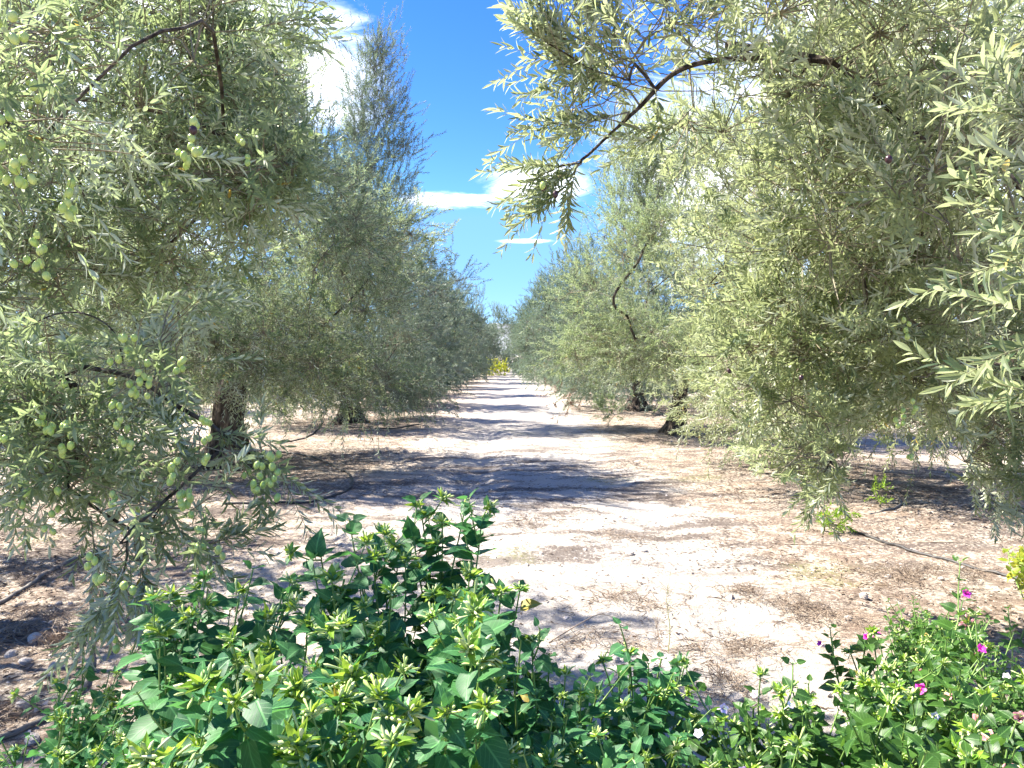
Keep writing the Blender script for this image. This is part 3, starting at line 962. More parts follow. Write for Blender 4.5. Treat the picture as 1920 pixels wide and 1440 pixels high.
    st = MB()
    for (c, dk) in spots:
        ov = bpy.data.objects.new('olive', OLV_D if dk else OLV[r.integers(0, 5)])
        COL.objects.link(ov); ov.parent = root
        ov.location = Vector(c - base)
        sz = r.uniform(.022, .027)
        ov.scale = (sz, sz, sz * r.uniform(.95, 1.15)); ov.rotation_euler = (r.normal(0, .25), r.normal(0, .25), r.random() * 6)
        qn = c - base
        jit = r.normal(0, .012, 3)
        v, f = tubes(np.array([[qn, qn + [jit[0] * .4, jit[1] * .4, .018], qn + [jit[0], jit[1], .045]]]), np.array([[.0009, .0008, .0007]]), 3)
        st.add(v, f)
    if spots:
        oo = st.obj('fruit_stalks', [M_TWIG_G], root); oo['kind'] = 'stuff'
    return root

GAP = [(650, -500), (925, -500), (925, 330), (958, 395), (1050, 400), (1060, 330), (1250, 520), (1240, 640), (1290, 760), (1420, 900), (1480, 950), (1600, 960), (1590, 880), (1620, 800), (1700, 780), (1790, 860), (1830, 965), (1920, 985), (1920, 1440),
       (0, 1440), (0, 1000), (140, 1010), (160, 1155), (300, 1150), (440, 1070), (430, 960), (560, 940), (560, 800), (470, 690), (520, 500), (620, 400), (600, 200), (560, 60)]
# left near tree
lobes = [plobe(180, 130, 3.3, 330, 280, .8, 46, .2, .25, 17, .1),
         plobe(470, 180, 3.5, 120, 170, .5, 15, .1, .1, 15, .1),
         plobe(500, 320, 3.3, 130, 60, .35, 9, .1, .0, 15, .15),
         plobe(230, 420, 3.8, 260, 120, .7, 24, .2, .1, 16, .15),
         plobe(40, 560, 3.4, 130, 120, .5, 11, .2, .0, 14, .2),
         plobe(100, 770, 2.7, 130, 85, .28, 11, .1, -.2, 11, .25),
         plobe(290, 680, 2.75, 110, 100, .28, 11, .1, -.2, 9, .25),
         plobe(175, 880, 2.7, 60, 75, .15, 5, .1, -.3, 8, .25),
         plobe(340, 930, 2.65, 45, 65, .12, 4, .1, -.4, 7, .25),
         plobe(500, 850, 2.7, 25, 35, .05, 2, .1, -.4, 5, .25),
         plobe(255, 1020, 2.55, 65, 60, .12, 5, .1, -.5, 7, .3),
         plobe(10, 220, 2.1, 70, 230, .2, 11, .1, -.2, 9, .15),
         plobe(60, 880, 2.8, 70, 60, .2, 4, .1, -.4, 10, .3)]
bulk = [((-4.2, 4.5, 3.4), (1.8, 2.0, 1.4), 44, .3, .3, 20, .2), ((-3.9, 5.9, 2.4), (1.3, 1.0, 1.2), 22, .3, 0, 20, .3), ((-4.6, 3.0, 2.2), (1.2, 1.3, 1.2), 22, .3, -.3, 20, .4), ((-4.2, 4.6, 4.8), (.9, .9, .8), 10, .2, 1.2, 14, 0)]
arch = lambda pts, Y: [P(x, y, Y) for x, y in pts]
polys = [arch([(-420, 640), (-200, 560), (30, 520), (180, 430), (330, 390)], 4.0), arch([(-380, 700), (-100, 720), (20, 712), (120, 712), (165, 765), (185, 860), (160, 960)], 2.9),
         arch([(-300, 760), (34, 660), (60, 612), (110, 588), (165, 590), (215, 625), (235, 700)], 2.8), arch([(120, 712), (150, 690), (180, 692), (260, 712), (330, 760), (400, 800), (470, 850)], 2.75),
         arch([(-350, 300), (-50, 200), (140, 185), (300, 210), (420, 250)], 3.2)]
sprays = [arch([(400, 60), (460, 55), (510, 45), (545, 38)], 2.6), arch([(400, 10), (450, 0), (500, -10)], 2.6), arch([(240, 1000), (235, 1060), (215, 1110), (185, 1150)], 2.3),
          arch([(300, 940), (330, 990), (380, 1020), (420, 1010)], 2.5), arch([(400, 800), (450, 840), (500, 870), (530, 890)], 2.7), arch([(260, 1040), (270, 1080), (275, 1100)], 2.4),
          arch([(400, 250), (480, 285), (550, 310)], 3.3), arch([(440, 200), (500, 230), (540, 260)], 3.4), arch([(170, 960), (175, 1010), (180, 1050)], 2.5), arch([(60, 800), (50, 860), (40, 920)], 2.5)]
ol = [(240, 625, 2.6, 5, 0), (268, 665, 2.6, 7, 0), (255, 690, 2.6, 4, 0), (215, 655, 2.6, 3, 0), (335, 640, 2.65, 4, 0), (225, 745, 2.6, 4, 0), (235, 780, 2.6, 6, 0), (75, 750, 2.6, 4, 0), (100, 760, 2.6, 3, 0), (130, 785, 2.6, 7, 0),
      (105, 800, 2.6, 3, 0), (385, 770, 2.7, 6, 0), (270, 720, 2.6, 1, 0), (510, 830, 2.7, 6, 0), (485, 860, 2.7, 7, 0), (515, 880, 2.7, 4, 0), (330, 850, 2.6, 7, 0), (345, 885, 2.6, 6, 0), (380, 850, 2.6, 2, 0), (350, 915, 2.6, 5, 0),
      (215, 900, 2.6, 4, 0), (370, 975, 2.5, 6, 0), (180, 1030, 2.4, 6, 0), (45, 870, 2.6, 3, 0), (50, 895, 2.6, 3, 0), (240, 1085, 2.3, 2, 0), (8, 20, 2.0, 3, 0), (30, 18, 2.0, 2, 0), (10, 180, 2.0, 3, 0), (10, 260, 2.0, 6, 0), (38, 282, 2.0, 5, 0),
      (72, 130, 2.2, 3, 0), (115, 110, 2.4, 3, 0), (60, 430, 2.2, 5, 0), (78, 455, 2.2, 4, 0), (130, 340, 2.2, 5, 0), (120, 310, 2.3, 3, 0), (373, 215, 2.3, 6, 1), (350, 250, 2.6, 6, 0), (460, 250, 2.8, 4, 0), (30, 425, 2.2, 1, 0), (90, 950, 2.6, 3, 0), (410, 1000, 2.5, 2, 0)]
near_tree((-3.7, 4.3), (-3.4, 4.3, 1.3), .19, lobes, bulk, polys, 'nearest olive tree on the left, its fruiting branches hanging with green olives', 201, [GAP, [(375, 690), (475, 690), (490, 840), (390, 840)]], sprays, .13, M_OLEAF, olives=ol, olive_rand=110)

# right near tree
lobes = [plobe(1470, 90, 2.9, 320, 190, .6, 25, .1, .35, 13, .05),
         plobe(1120, 100, 2.9, 110, 120, .3, 8, .1, .2, 8, .05),
         plobe(1110, 230, 2.9, 100, 60, .2, 3, .1, .3, 5, .0),
         plobe(1720, 280, 3.1, 270, 260, .7, 34, .15, .4, 15, .05),
         plobe(1520, 480, 3.9, 190, 220, .6, 34, .15, .5, 13, .0),
         plobe(1460, 690, 4.0, 150, 110, .45, 18, .1, .2, 13, .1),
         plobe(1530, 830, 4.0, 115, 95, .4, 17, .1, .1, 12, .1),
         plobe(1760, 590, 3.9, 180, 160, .6, 24, .1, .1, 15, .15),
         plobe(1875, 830, 4.3, 70, 110, .4, 13, .1, -.3, 16, .3),
         plobe(1720, 730, 4.1, 90, 60, .3, 8, .1, -.3, 12, .3)]
bulk = [((3.3, 4.0, 3.7), (1.9, 2.0, 1.5), 60, .3, .4, 22, .2), ((4.4, 4.6, 2.4), (1.3, 1.6, 1.3), 30, .3, 0, 20, .3), ((2.6, 3.6, 4.9), (.8, .8, .7), 12, .2, 1.2, 16, 0)]
polys = [arch([(1990, 690), (1900, 690), (1830, 680), (1770, 672), (1715, 672), (1655, 664), (1610, 690), (1580, 760), (1560, 830)], 4.2),
         arch([(1830, 680), (1760, 640), (1700, 600), (1600, 560), (1540, 553), (1490, 535), (1465, 480), (1450, 400)], 4.0),
         [P(x, y, Y) for x, y, Y in ((2000, 420, 4.2), (1930, 290, 4.1), (1840, 240, 3.9), (1700, 200, 3.8), (1570, 105, 3.6), (1440, 115, 3.4), (1340, 70, 3.2), (1240, 30, 3.0))],
         arch([(1560, 115), (1430, 110), (1330, 115), (1260, 140), (1200, 200), (1140, 255), (1090, 300), (1050, 310)], 2.9),
         
         arch([(1990, 480), (1880, 310), (1830, 270), (1770, 215)], 2.8),
         arch([(1650, 160), (1620, 60), (1600, -80)], 2.9)]
sprays = [arch([(1190, 120), (1120, 90), (1060, 60), (1030, 30)], 2.8), arch([(1180, 150), (1110, 130), (1060, 100), (1025, 80)], 2.8), arch([(1180, 170), (1120, 150), (1070, 130), (1035, 100)], 2.9),
          arch([(1180, 210), (1120, 225), (1070, 235), (1035, 230)], 2.8), arch([(1090, 305), (1050, 312), (1025, 310)], 2.9), arch([(1090, 308), (1060, 325), (1040, 335)], 2.9),
          arch([(1090, 300), (1060, 350), (1040, 365)], 2.9), arch([(1220, 150), (1160, 60), (1110, 0), (1080, -40)], 2.8),
          arch([(2050, 480), (1980, 330), (1945, 250), (1930, 220)], 1.6), arch([(2020, 560), (1960, 480), (1910, 410), (1890, 350)], 1.8), arch([(2040, 620), (1980, 605), (1920, 585)], 1.5),
          arch([(2040, 760), (1990, 750), (1930, 735)], 1.6), arch([(2040, 480), (1990, 470), (1935, 480)], 1.6),
          arch([(1800, 850), (1850, 920), (1870, 950)], 4.1), arch([(1560, 860), (1540, 900), (1530, 935)], 3.9), arch([(1300, 200), (1260, 240), (1210, 260)], 3.0), arch([(1620, 60), (1610, -40), (1600, -120)], 2.9), arch([(1700, 330), (1660, 290), (1630, 250)], 2.6), arch([(1780, 420), (1700, 380), (1660, 340)], 2.5)]
ol = [(1690, 760, 3.6, 6, 0), (1710, 740, 3.6, 4, 0), (1715, 825, 3.6, 3, 0), (1700, 590, 3.4, 4, 0), (1650, 243, 2.2, 1, 1), (1020, 318, 2.9, 2, 1), (1036, 320, 2.9, 1, 1), (1500, 700, 3.5, 1, 1), (1370, 685, 3.8, 1, 1)]
near_tree((3.3, 4.25), (2.75, 4.2, 1.45), .17, lobes, bulk, polys, 'nearest olive tree on the right, its branches reaching over the track against the sky', 202, [GAP], sprays, .13, M_OLEAF_W, leafL=.049, leafW=.0112, olives=ol)

# ------------------------------------------------------------------ four o'clock plants
def ov_variants(matl, key):
    if key not in leaf_bank:
        L = []
        for i in range(6):
            mb = MB()
            tv = T_OV[0].copy(); tv[:, 2] -= .12 * (i % 3) * tv[:, 1] ** 2; tv[:, 0] *= (.9 + .05 * i); tv[:, 0] += .04 * (i - 2.5) * tv[:, 1] ** 2
            leaves(mb, (tv, T_OV[1], T_OV[2]), np.zeros((1, 3)), np.array([[0, 1.0, 0]]), np.array([[0, 0, 1.0]]), np.array([1.0]), np.array([.62]), np.array([i / 6]))
            me = mb.mesh('heart_leaf_blade', [matl])
            me.polygons.foreach_set('use_smooth', [True] * len(me.polygons))
            L.append(me)
        leaf_bank[key] = L
    return leaf_bank[key]

def cluster_mesh(seed, dense=1.0, pink=False):
    r = np.random.default_rng(seed)
    mb = MB()
    n = int(9 * dense)
    d = nrm(np.stack([r.normal(0, .8, n), r.normal(0, .8, n), r.uniform(.2, 1.0, n)], -1))
    leaves(mb, T_OV, np.zeros((n, 3)) + d * .004, d, nrm(np.cross(np.cross(d, [0, 0, 1.0]), d) + r.normal(0, .2, (n, 3))), r.uniform(.018, .036, n), r.uniform(.009, .017, n), r.random(n) * .95, 0)
    n = int(15 * dense)
    d = nrm(np.stack([r.normal(0, .8, n), r.normal(0, .8, n), r.uniform(-.35, 1.0, n)], -1))
    L = r.uniform(.018, .036, n)
    u = np.array([0, .25, .6, .85, 1.0])
    o0 = r.normal(0, .004, (n, 3))
    pts = o0[:, None] + d[:, None] * (L[:, None] * u)[:, :, None]
    fat = r.uniform(.75, 1.25, n)[:, None]
    v, f = tubes(pts, np.tile([.0010, .0013, .0022, .0028, .0006], (n, 1)) * fat, 5)
    rn = np.repeat(r.random(n), 25)
    mb.add(v, f, rn, 2 if pink else 1, smooth=True)
    n = 6
    d = nrm(np.stack([r.normal(0, .7, n), r.normal(0, .7, n), r.uniform(.3, 1.0, n)], -1))
    pts = np.stack([d * 0, d * .006, d * .012, d * .016], 1)
    v, f = tubes(pts, np.tile([.001, .0035, .003, .0008], (n, 1)), 5)
    mb.add(v, f, np.repeat(r.random(n), 20), 3, smooth=True)
    return mb.mesh('bud_cluster', [M_LIME, M_BUD, M_PINK, M_STEM])
CL = [cluster_mesh(300 + i) for i in range(8)]
CLP = [cluster_mesh(320 + i, .8, True) for i in range(3)]

def flower_mesh(matl, seed):
    """trumpet: slender tube opening into a five lobed disc"""
    mb = MB()
    k = 20
    prof = [(0, .0012), (.012, .0013), (.024, .0020), (.030, .0036), (.033, .0085), (.0335, .012)]
    V = []
    for z, rr in prof:
        for q in range(k):
            a = q / k * 6.283
            lob = 1 + (.16 * math.cos(5 * a) if rr > .008 else 0)
            V.append((rr * lob * math.cos(a), rr * lob * math.sin(a), z + (.0012 * math.cos(5 * a) if rr > .008 else 0)))
    n = len(prof)
    idx = np.arange(n * k).reshape(n, k)
    A = idx[:-1]; B = np.roll(A, -1, 1); C_ = idx[1:]; D = np.roll(C_, -1, 1)
    f = np.concatenate([np.stack([A, B, D], -1).reshape(-1, 3), np.stack([A, D, C_], -1).reshape(-1, 3)])
    mb.add(V, f, smooth=True)
    r = np.random.default_rng(seed)
    e = np.array([[[0, 0, .03], [r.normal(0, .002), r.normal(0, .002), .04], [r.normal(0, .005), r.normal(0, .005), .047]] for _ in range(4)])
    v, f = tubes(e, np.tile([.0005, .0004, .0006], (4, 1)), 3)
    mb.add(v, f, m=1)
    return mb.mesh('trumpet_flower', [matl, M_MAG if matl is M_MAG else M_BUD])
FL = {'m': flower_mesh(M_MAG, 1), 'w': flower_mesh(M_WHITEP, 2), 'l': flower_mesh(M_LILACP, 3), 'p': flower_mesh(M_PINK, 4)}

def poly_points(poly, n, r):
    poly = np.array(poly, float); lo = poly.min(0); hi = poly.max(0)
    out = []
    while len(out) < n:
        q = lo + r.random(2) * (hi - lo)
        if in_poly(np.array([q[0]]), np.array([q[1]]), [tuple(p) for p in poly])[0]:
            out.append(q)
    return out

def flower_plant(label, base, tips, seed, matl=None, leafL=.074, maxobj=285, cluster_p=.8, pink=False, flowers=(), side=2, node=.047, reach=.52, name='four_oclock_plant', cs=1.0, wide=.74, group='flowering plants in the foreground'):
    matl = matl or M_MIR
    r = np.random.default_rng(seed)
    b = np.array([base[0], base[1], float(gz(base[0], base[1]))])
    root = empty(name, b, label, 'flowering plant', group)
    st = MB()
    lp, ldr, lnm, lL = [], [], [], []
    clusters = []
    def add_leaf(p, d, L):
        lp.append(p); ldr.append(d); lL.append(L)
        up = np.array([0, 0, 1.0]) + r.normal(0, .35, 3) + np.array([-.25, -.25, 0])
        n = up - d * np.dot(up, d)
        lnm.append(n / np.linalg.norm(n))
    def leafed(path, r0, lsz, every=node, start=0.0):
        seg = np.linalg.norm(np.diff(path, axis=0), axis=1); s = np.concatenate([[0], np.cumsum(seg)])
        tot = s[-1]
        q = tot - .004
        k = 0
        az = r.random() * 6.28
        while q > start and q > 0:
            i = min(np.searchsorted(s, q) - 1, len(seg) - 1); i = max(i, 0)
            t = (q - s[i]) / seg[i]
            p = path[i] * (1 - t) + path[i + 1] * t
            tg = (path[i + 1] - path[i]) / seg[i]
            e1 = np.cross(tg, [0.3, .2, 1.0]); e1 /= np.linalg.norm(e1) + 1e-9; e2 = np.cross(tg, e1)
            size = lsz * min(1.0, .45 + .24 * k) * r.uniform(.8, 1.15)
            for sg in (0, math.pi):
                if r.random() < .08:
                    continue
                a = az + k * math.pi / 2 + sg + r.normal(0, .25)
                rd = math.cos(a) * e1 + math.sin(a) * e2
                an = r.normal(.95 + .1 * k, .2)
                d = tg * math.cos(an) + rd * math.sin(an) + np.array([0, 0, -.04 - .07 * k]) * r.uniform(.2, 1.5)
                d /= np.linalg.norm(d)
                pet = p + d * .010
                v, f = tubes(np.array([[p, p + d * .006, pet]]), np.array([[.0014, .0011, .0009]]), 3)
                st.add(v - b, f)
                add_leaf(pet, d, size)
            q -= every * r.uniform(.75, 1.2)
            k += 1
        return
    for tip in tips:
        tip = np.array(tip, float)
        root0 = b + np.array([r.normal(0, .05), r.normal(0, .05), 0])
        # stem rises from the base and leans out to the tip
        hor = tip - root0; hz = hor[2]
        c1 = root0 + np.array([hor[0] * .25, hor[1] * .25, hz * .45]) + r.normal(0, .03, 3)
        c2 = root0 + np.array([hor[0] * .80, hor[1] * .80, hz * .72]) + r.normal(0, .03, 3)
        t = np.linspace(0, 1, 14)[:, None]
        path = (1 - t) ** 3 * root0 + 3 * t * (1 - t) ** 2 * c1 + 3 * t * t * (1 - t) * c2 + t ** 3 * tip
        rr = np.linspace(.0050, .0018, 14)
        v, f = tubes((path - b)[None], rr[None], 6)
        st.add(v, f, smooth=True)
        L = np.linalg.norm(np.diff(path, axis=0), axis=1).sum()
        leafed(path, .002, leafL, start=max(.04, L - reach))
        if r.random() < cluster_p:
            clusters.append((tip, path[-1] - path[-2], r.uniform(.8, 1.2)))
        for q in range(side):
            i = r.integers(8, 13)
            p0 = path[i]; tg = path[i] - path[i - 1]; tg /= np.linalg.norm(tg)
            d = tg + r.normal(0, .55, 3); d[2] = abs(d[2]) * .8 + .25; d /= np.linalg.norm(d)
            Ls = r.uniform(.06, .15)
            sp = np.array([p0, p0 + d * Ls * .5 + r.normal(0, .004, 3), p0 + d * Ls + np.array([0, 0, .01])])
            sp = catmull(sp, 3)
            v, f = tubes((sp - b)[None], np.linspace(.0024, .0014, len(sp))[None], 5)
            st.add(v, f, smooth=True)
            leafed(sp, .0015, leafL * .85)
            if r.random() < cluster_p * .85:
                clusters.append((sp[-1], d, r.uniform(.65, 1.05)))
    o = st.obj('stems', [M_STEM], root); o['kind'] = 'stuff'
    lp, ldr, lnm, lL = map(np.array, (lp, ldr, lnm, lL))
    x, y, dep = proj(lp)
    vis = (dep > .2) & (x > -60) & (x < 1980) & (y > 0) & (y < 1500)
    score = np.where(vis, lL / np.maximum(dep, .3), 0) + .02 * (lp[:, 2] > np.median(lp[:, 2]))
    od = np.argsort(-score); sel = np.zeros(len(lp), bool); sel[od[:maxobj]] = True
    rest = ~sel
    if rest.sum():
        mb = MB()
        leaves(mb, T_OV, (lp - b)[rest], ldr[rest], lnm[rest], lL[rest], lL[rest] * wide, r.random(rest.sum()) * .95)
        mb.obj('foliage', [matl], root, kind='stuff')
    vs = ov_variants(matl, matl.name)
    for i in np.nonzero(sel)[0]:
        lf = bpy.data.objects.new('leaf', vs[int(r.integers(0, 6))]); COL.objects.link(lf); lf.parent = root
        wsc = lL[i] * wide / .62 * r.uniform(.9, 1.1)
        lf.matrix_local = Matrix.Translation(Vector(lp[i] - b)) @ to_quat(ldr[i], lnm[i]) @ Matrix.Diagonal((wsc, lL[i], lL[i], 1))
    for (p, d, s) in clusters:
        me = CLP[r.integers(0, 3)] if pink and r.random() < .2 else CL[r.integers(0, 8)]
        c = bpy.data.objects.new('bud_cluster', me); COL.objects.link(c); c.parent = root
        q = Vector(d).to_track_quat('Z', 'Y').to_matrix().to_4x4()
        s *= cs * 1.0
        c.matrix_local = Matrix.Translation(Vector(p - b)) @ q @ Matrix.Rotation(r.random() * 6.28, 4, 'Z') @ Matrix.Diagonal((s, s, s, 1))
    for (pos, kind, s) in flowers:
        c = bpy.data.objects.new('flower', FL[kind]); COL.objects.link(c); c.parent = root
        d = Vector((r.normal(-.2, .4), r.normal(-.5, .3), r.uniform(.3, 1)))
        c.matrix_local = Matrix.Translation(Vector(np.array(pos) - b)) @ d.to_track_quat('Z', 'Y').to_matrix().to_4x4() @ Matrix.Diagonal((s * (.75 if kind in 'wl' else .9),) * 3 + (1,))
    return root

def tips_on(poly, n, zt, zs, r, explicit=()):
    out = [P(*e) for e in explicit]
    for q in poly_points(poly, n, r):
        z = zt - .07 + r.normal(0, zs)
        out.append(G(q[0], q[1], z))
    return out

rr = np.random.default_rng(77)
E = [(600, 1010, 1.95), (585, 1050, 1.9), (655, 975, 1.95), (720, 1000, 2.0), (785, 938, 2.05), (830, 985, 2.0), (872, 952, 2.0), (903, 972, 1.98), (700, 1045, 1.9), (760, 1050, 1.9), (820, 1020, 2.0), (880, 1080, 1.85), (975, 1105, 1.85), (940, 1110, 1.85), (770, 980, 2.0)]
flower_plant('tallest leafy bush in the middle foreground, its pale bud tips standing against the shaded track', (-.22, 1.95),
             tips_on([(590, 1080), (900, 1120), (960, 1170), (960, 1330), (620, 1330)], 17, .99, .04, rr, E), 401)
E = [(275, 1135, 1.75), (320, 1120, 1.75), (350, 1160, 1.7), (385, 1085, 1.85), (475, 1065, 1.85), (450, 1110, 1.8), (530, 1110, 1.8), (550, 1090, 1.8), (300, 1180, 1.7), (500, 1160, 1.7)]
flower_plant('bush with lime green bud clusters just under the drooping olive branch', (-.72, 1.65),
             tips_on([(300, 1170), (600, 1140), (640, 1300), (330, 1330), (290, 1230)], 16, .95, .04, rr, E), 402)
flower_plant('nearest bush at the bottom edge, crowded with white-tipped bud clusters', (-.42, 1.22),
             tips_on([(300, 1300), (620, 1280), (800, 1330), (820, 1500), (280, 1500)], 26, .93, .035, rr), 403, leafL=.056)
flower_plant('dark green plant low on the left beside the bent black hose', (-1.28, 2.05),
             tips_on([(110, 1270), (200, 1220), (330, 1235), (370, 1340), (330, 1460), (110, 1460), (85, 1370)], 30, .56, .05, rr), 404, leafL=.046, cluster_p=.35, cs=.7, wide=.75)
flower_plant('small plant cut off by the bottom left corner of the view', (-1.25, 1.75),
             tips_on([(-40, 1420), (60, 1400), (110, 1470), (-40, 1500)], 10, .48, .03, rr), 405, leafL=.046, cluster_p=.3, cs=.7, wide=.75)
E = [(1130, 1240, 1.75), (1180, 1225, 1.78), (1240, 1235, 1.78), (1270, 1245, 1.75), (1160, 1260, 1.7), (1215, 1260, 1.7)]
flower_plant('dark glossy plant standing alone between the two large bushes', (.24, 1.7),
             tips_on([(1050, 1310), (1280, 1270), (1330, 1380), (1300, 1490), (1060, 1490)], 24, .72, .04, rr, E), 406, leafL=.062, cluster_p=.4, cs=.7)
flower_plant('spreading plant of drooping dark leaves at the right foot of the tallest bush', (.0, 1.6),
             tips_on([(820, 1200), (960, 1200), (1050, 1270), (1130, 1330), (1150, 1500), (800, 1500), (810, 1300)], 40, .80, .045, rr, [(1000, 1200, 1.8), (1030, 1225, 1.78), (1060, 1265, 1.7), (1090, 1300, 1.6), (1060, 1340, 1.5), (1080, 1390, 1.4), (1000, 1260, 1.6), (1040, 1300, 1.6), (1030, 1400, 1.35)]), 407, leafL=.060, cluster_p=.4, cs=.75)
fl = [(G(1345, 1330, .73), 'l', 1.0), (G(1395, 1440, .7), 'l', .9), (G(1425, 1310, .7), 'l', .9), (G(1470, 1330, .7), 'w', .8), (G(1315, 1385, .72), 'w', .9)]
flower_plant('wide plant with small lilac flowers at the bottom, left part of the right hand bed', (.68, 1.75),
             tips_on([(1270, 1400), (1310, 1340), (1420, 1300), (1530, 1270), (1600, 1300), (1620, 1480), (1310, 1480)], 32, .71, .04, rr), 408, matl=M_MIR_R, leafL=.054, cluster_p=.4, cs=.8, flowers=fl)
E = [(1805, 1125, 2.2), (1830, 1160, 2.15), (1850, 1215, 2.0), (1560, 1215, 2.1), (1595, 1225, 2.1), (1625, 1205, 2.15), (1640, 1215, 2.1)]
fl = [(P(1803, 1120, 2.2), 'm', 1.1), (P(1826, 1228, 2.0), 'm', 1.1), (P(1732, 1303, 1.85), 'm', 1.2), (P(1626, 1200, 2.15), 'm', .9), (P(1635, 1198, 2.15), 'm', .9), (P(1546, 1212, 2.1), 'm', .7), (P(1634, 1298, 1.9), 'l', 1.0), (P(1650, 1300, 1.9), 'w', .9), (P(1614, 1306, 1.9), 'l', .8),
      (P(1748, 1345, 1.75), 'w', 1.0), (P(1724, 1366, 1.7), 'w', 1.0), (P(1790, 1325, 1.75), 'p', 1.1)]
flower_plant('bush with magenta trumpet flowers in the right foreground bed', (1.0, 2.0),
             tips_on([(1560, 1240), (1700, 1230), (1800, 1190), (1860, 1230), (1860, 1370), (1600, 1380)], 30, .74, .04, rr, E), 409, matl=M_MIR_R, leafL=.052, cluster_p=.3, cs=.8, pink=True, flowers=fl)
fl = [(P(1890, 1275, 1.9), 'w', .9), (P(1860, 1395, 1.6), 'p', 1.3), (P(1905, 1355, 1.7), 'p', 1.3), (P(1840, 1365, 1.7), 'p', 1.2)]
flower_plant('large leaved plant at the bottom right corner with faded pink flowers', (.95, 1.5),
             tips_on([(1620, 1390), (1760, 1370), (1900, 1330), (1960, 1400), (1960, 1500), (1620, 1500)], 22, .78, .04, rr), 410, matl=M_MIR_R, leafL=.064, cluster_p=.3, cs=.85, pink=True, flowers=fl)
flower_plant('low sunlit plant against the right edge above the faded pink flowers', (1.38, 2.15),
             tips_on([(1840, 1190), (1960, 1170), (1980, 1320), (1850, 1320)], 16, .66, .04, rr), 411, matl=M_MIR_R, leafL=.040, cluster_p=.25, cs=.7)
flower_plant('small round dark shrub behind the magenta flowered bush', (1.55, 2.95),
             tips_on([(1665, 1160), (1720, 1148), (1800, 1160), (1830, 1215), (1700, 1215), (1665, 1190)], 34, .42, .035, rr), 412, matl=M_MIR_R, leafL=.034, cluster_p=.3, cs=.6, side=2, node=.035, reach=.3, wide=.8)
flower_plant('bright yellow-green seedling shrub at the right edge beside the straight hose', (2.52, 3.75),
             tips_on([(1880, 1030), (1940, 1010), (1990, 1060), (1940, 1085), (1885, 1075)], 12, .33, .03, rr), 413, matl=M_YEL, leafL=.05, cluster_p=.0, side=2, node=.04, reach=.3)

# ------------------------------------------------------------------ shrub at the end of the track, saplings
def small_shrub(loc, label, cat, size, matl, seed, n=60, ns=12, leafL=.12, leafW=.05, name='shrub'):
    r = np.random.default_rng(seed)
    b = np.array([loc[0], loc[1], float(gz(*loc))])
    root = empty(name, b, label, cat)
    nodes, up, nn, dp, ctr = sample_lobes([((0, 0, size[2] * .55), (size[0], size[1], size[2] * .5), n, .2, .5, ns, .1)], r)
    pts, par, _ = grow(np.array([0, 0, .05]), nodes, r)
    mb = MB()
    v, f = tubes(np.array([[[0, 0, -.03], [0, 0, .03], [0, 0, .06]]]), np.array([[.012, .01, .009]]), 5); mb.add(v, f)
    for p, rad in chains(pts, par, .002, 2.0, .02):
        v, f = tubes(p[None], rad[None], 4); mb.add(v, f)
    mb.obj('stems', [M_TWIG], root, kind='stuff')
    ii, p0, d, L, g = make_shoots(nodes, up, nn, dp, ctr, r, .25 * size[0], (.12 * size[2] + .03, .25 * size[2] + .05))
    ok = p0[:, 2] > .02
    a = leaf_layout(p0[ok], d[ok], L[ok], g[ok], r, .6, leafL, leafW)
    mb = MB(); leaves(mb, T_DIA, *a)
    mb.obj('foliage', [matl], root, kind='stuff')
    return root
small_shrub((-1.1, 55.0), 'bright yellow shrub in the sun at the far end of the track', 'shrub', (1.0, .6, .75), M_YEL, 31, n=26, ns=7)
s = G(1045, 792); small_shrub((s[0], s[1]), 'thin reddish sapling at the edge of the shaded track', 'sapling', (.35, .3, .85), simple('reddish_leaf', (0.16, 0.08, 0.05), (0.22, 0.14, 0.07), 10), 32, 14, 3, .05, .018, 'sapling')
s = G(1545, 992); small_shrub((s[0], s[1]), 'pale green weed tuft at the start of the straight hose', 'weed', (.16, .13, .16), M_LIME, 33, 12, 3, .04, .012, 'weed')
s = G(1650, 955); small_shrub((s[0], s[1]), 'pale weed growing inside the looped hose end', 'weed', (.07, .07, .22), M_LIME, 34, 9, 2, .03, .01, 'weed')
s = G(1140, 800); small_shrub((s[0], s[1]), 'low leafy sucker growing below the crowns by the track', 'sapling', (.3, .25, .55), M_OLEAF, 35, 16, 5, .06, .016, 'sapling')

def stalk(px, py, h, label, seed, twigs=18, matl=None, bush=.05):
    r = np.random.default_rng(seed)
    b = GG(px, py)
    root = empty('weed_stalk', b, label, 'weed', 'weed stalks')
    mb = MB()
    path = catmull(np.array([[0, 0, -.02], [.01, 0, h * .3], [-.005, .01, h * .65], [.012, .0, h]]), 4)
    v, f = tubes(path[None], np.linspace(.0028, .0009, len(path))[None], 4); mb.add(v, f)
    mb.obj('stem', [matl or M_STRAW], root)
    m2 = MB()
    for i in range(twigs):
        z = h * r.uniform(.2, 1.0)
        p = np.array([0, 0, z]); a = r.random() * 6.28
        d = np.array([math.cos(a), math.sin(a), r.uniform(.3, 1.2)]); d /= np.linalg.norm(d)
        L = bush * r.uniform(.5, 1.4)
        v, f = tubes(np.array([[p, p + d * L * .5, p + d * L + [0, 0, .01]]]), np.array([[.0011, .0009, .0005]]), 3); m2.add(v, f, np.full(len(v), r.random()))
    m2.obj('twigs', [matl or M_STRAW], root, kind='stuff')
stalk(1252, 1215, .40, 'tall thin green weed stalk standing alone on the sunlit soil', 1, 26, simple('weed_green', (0.26, 0.30, 0.12), (0.3, 0.24, 0.12), 10))
stalk(820, 850, .36, 'thin dry stalk leaning at the middle of the shaded track', 2, 5)
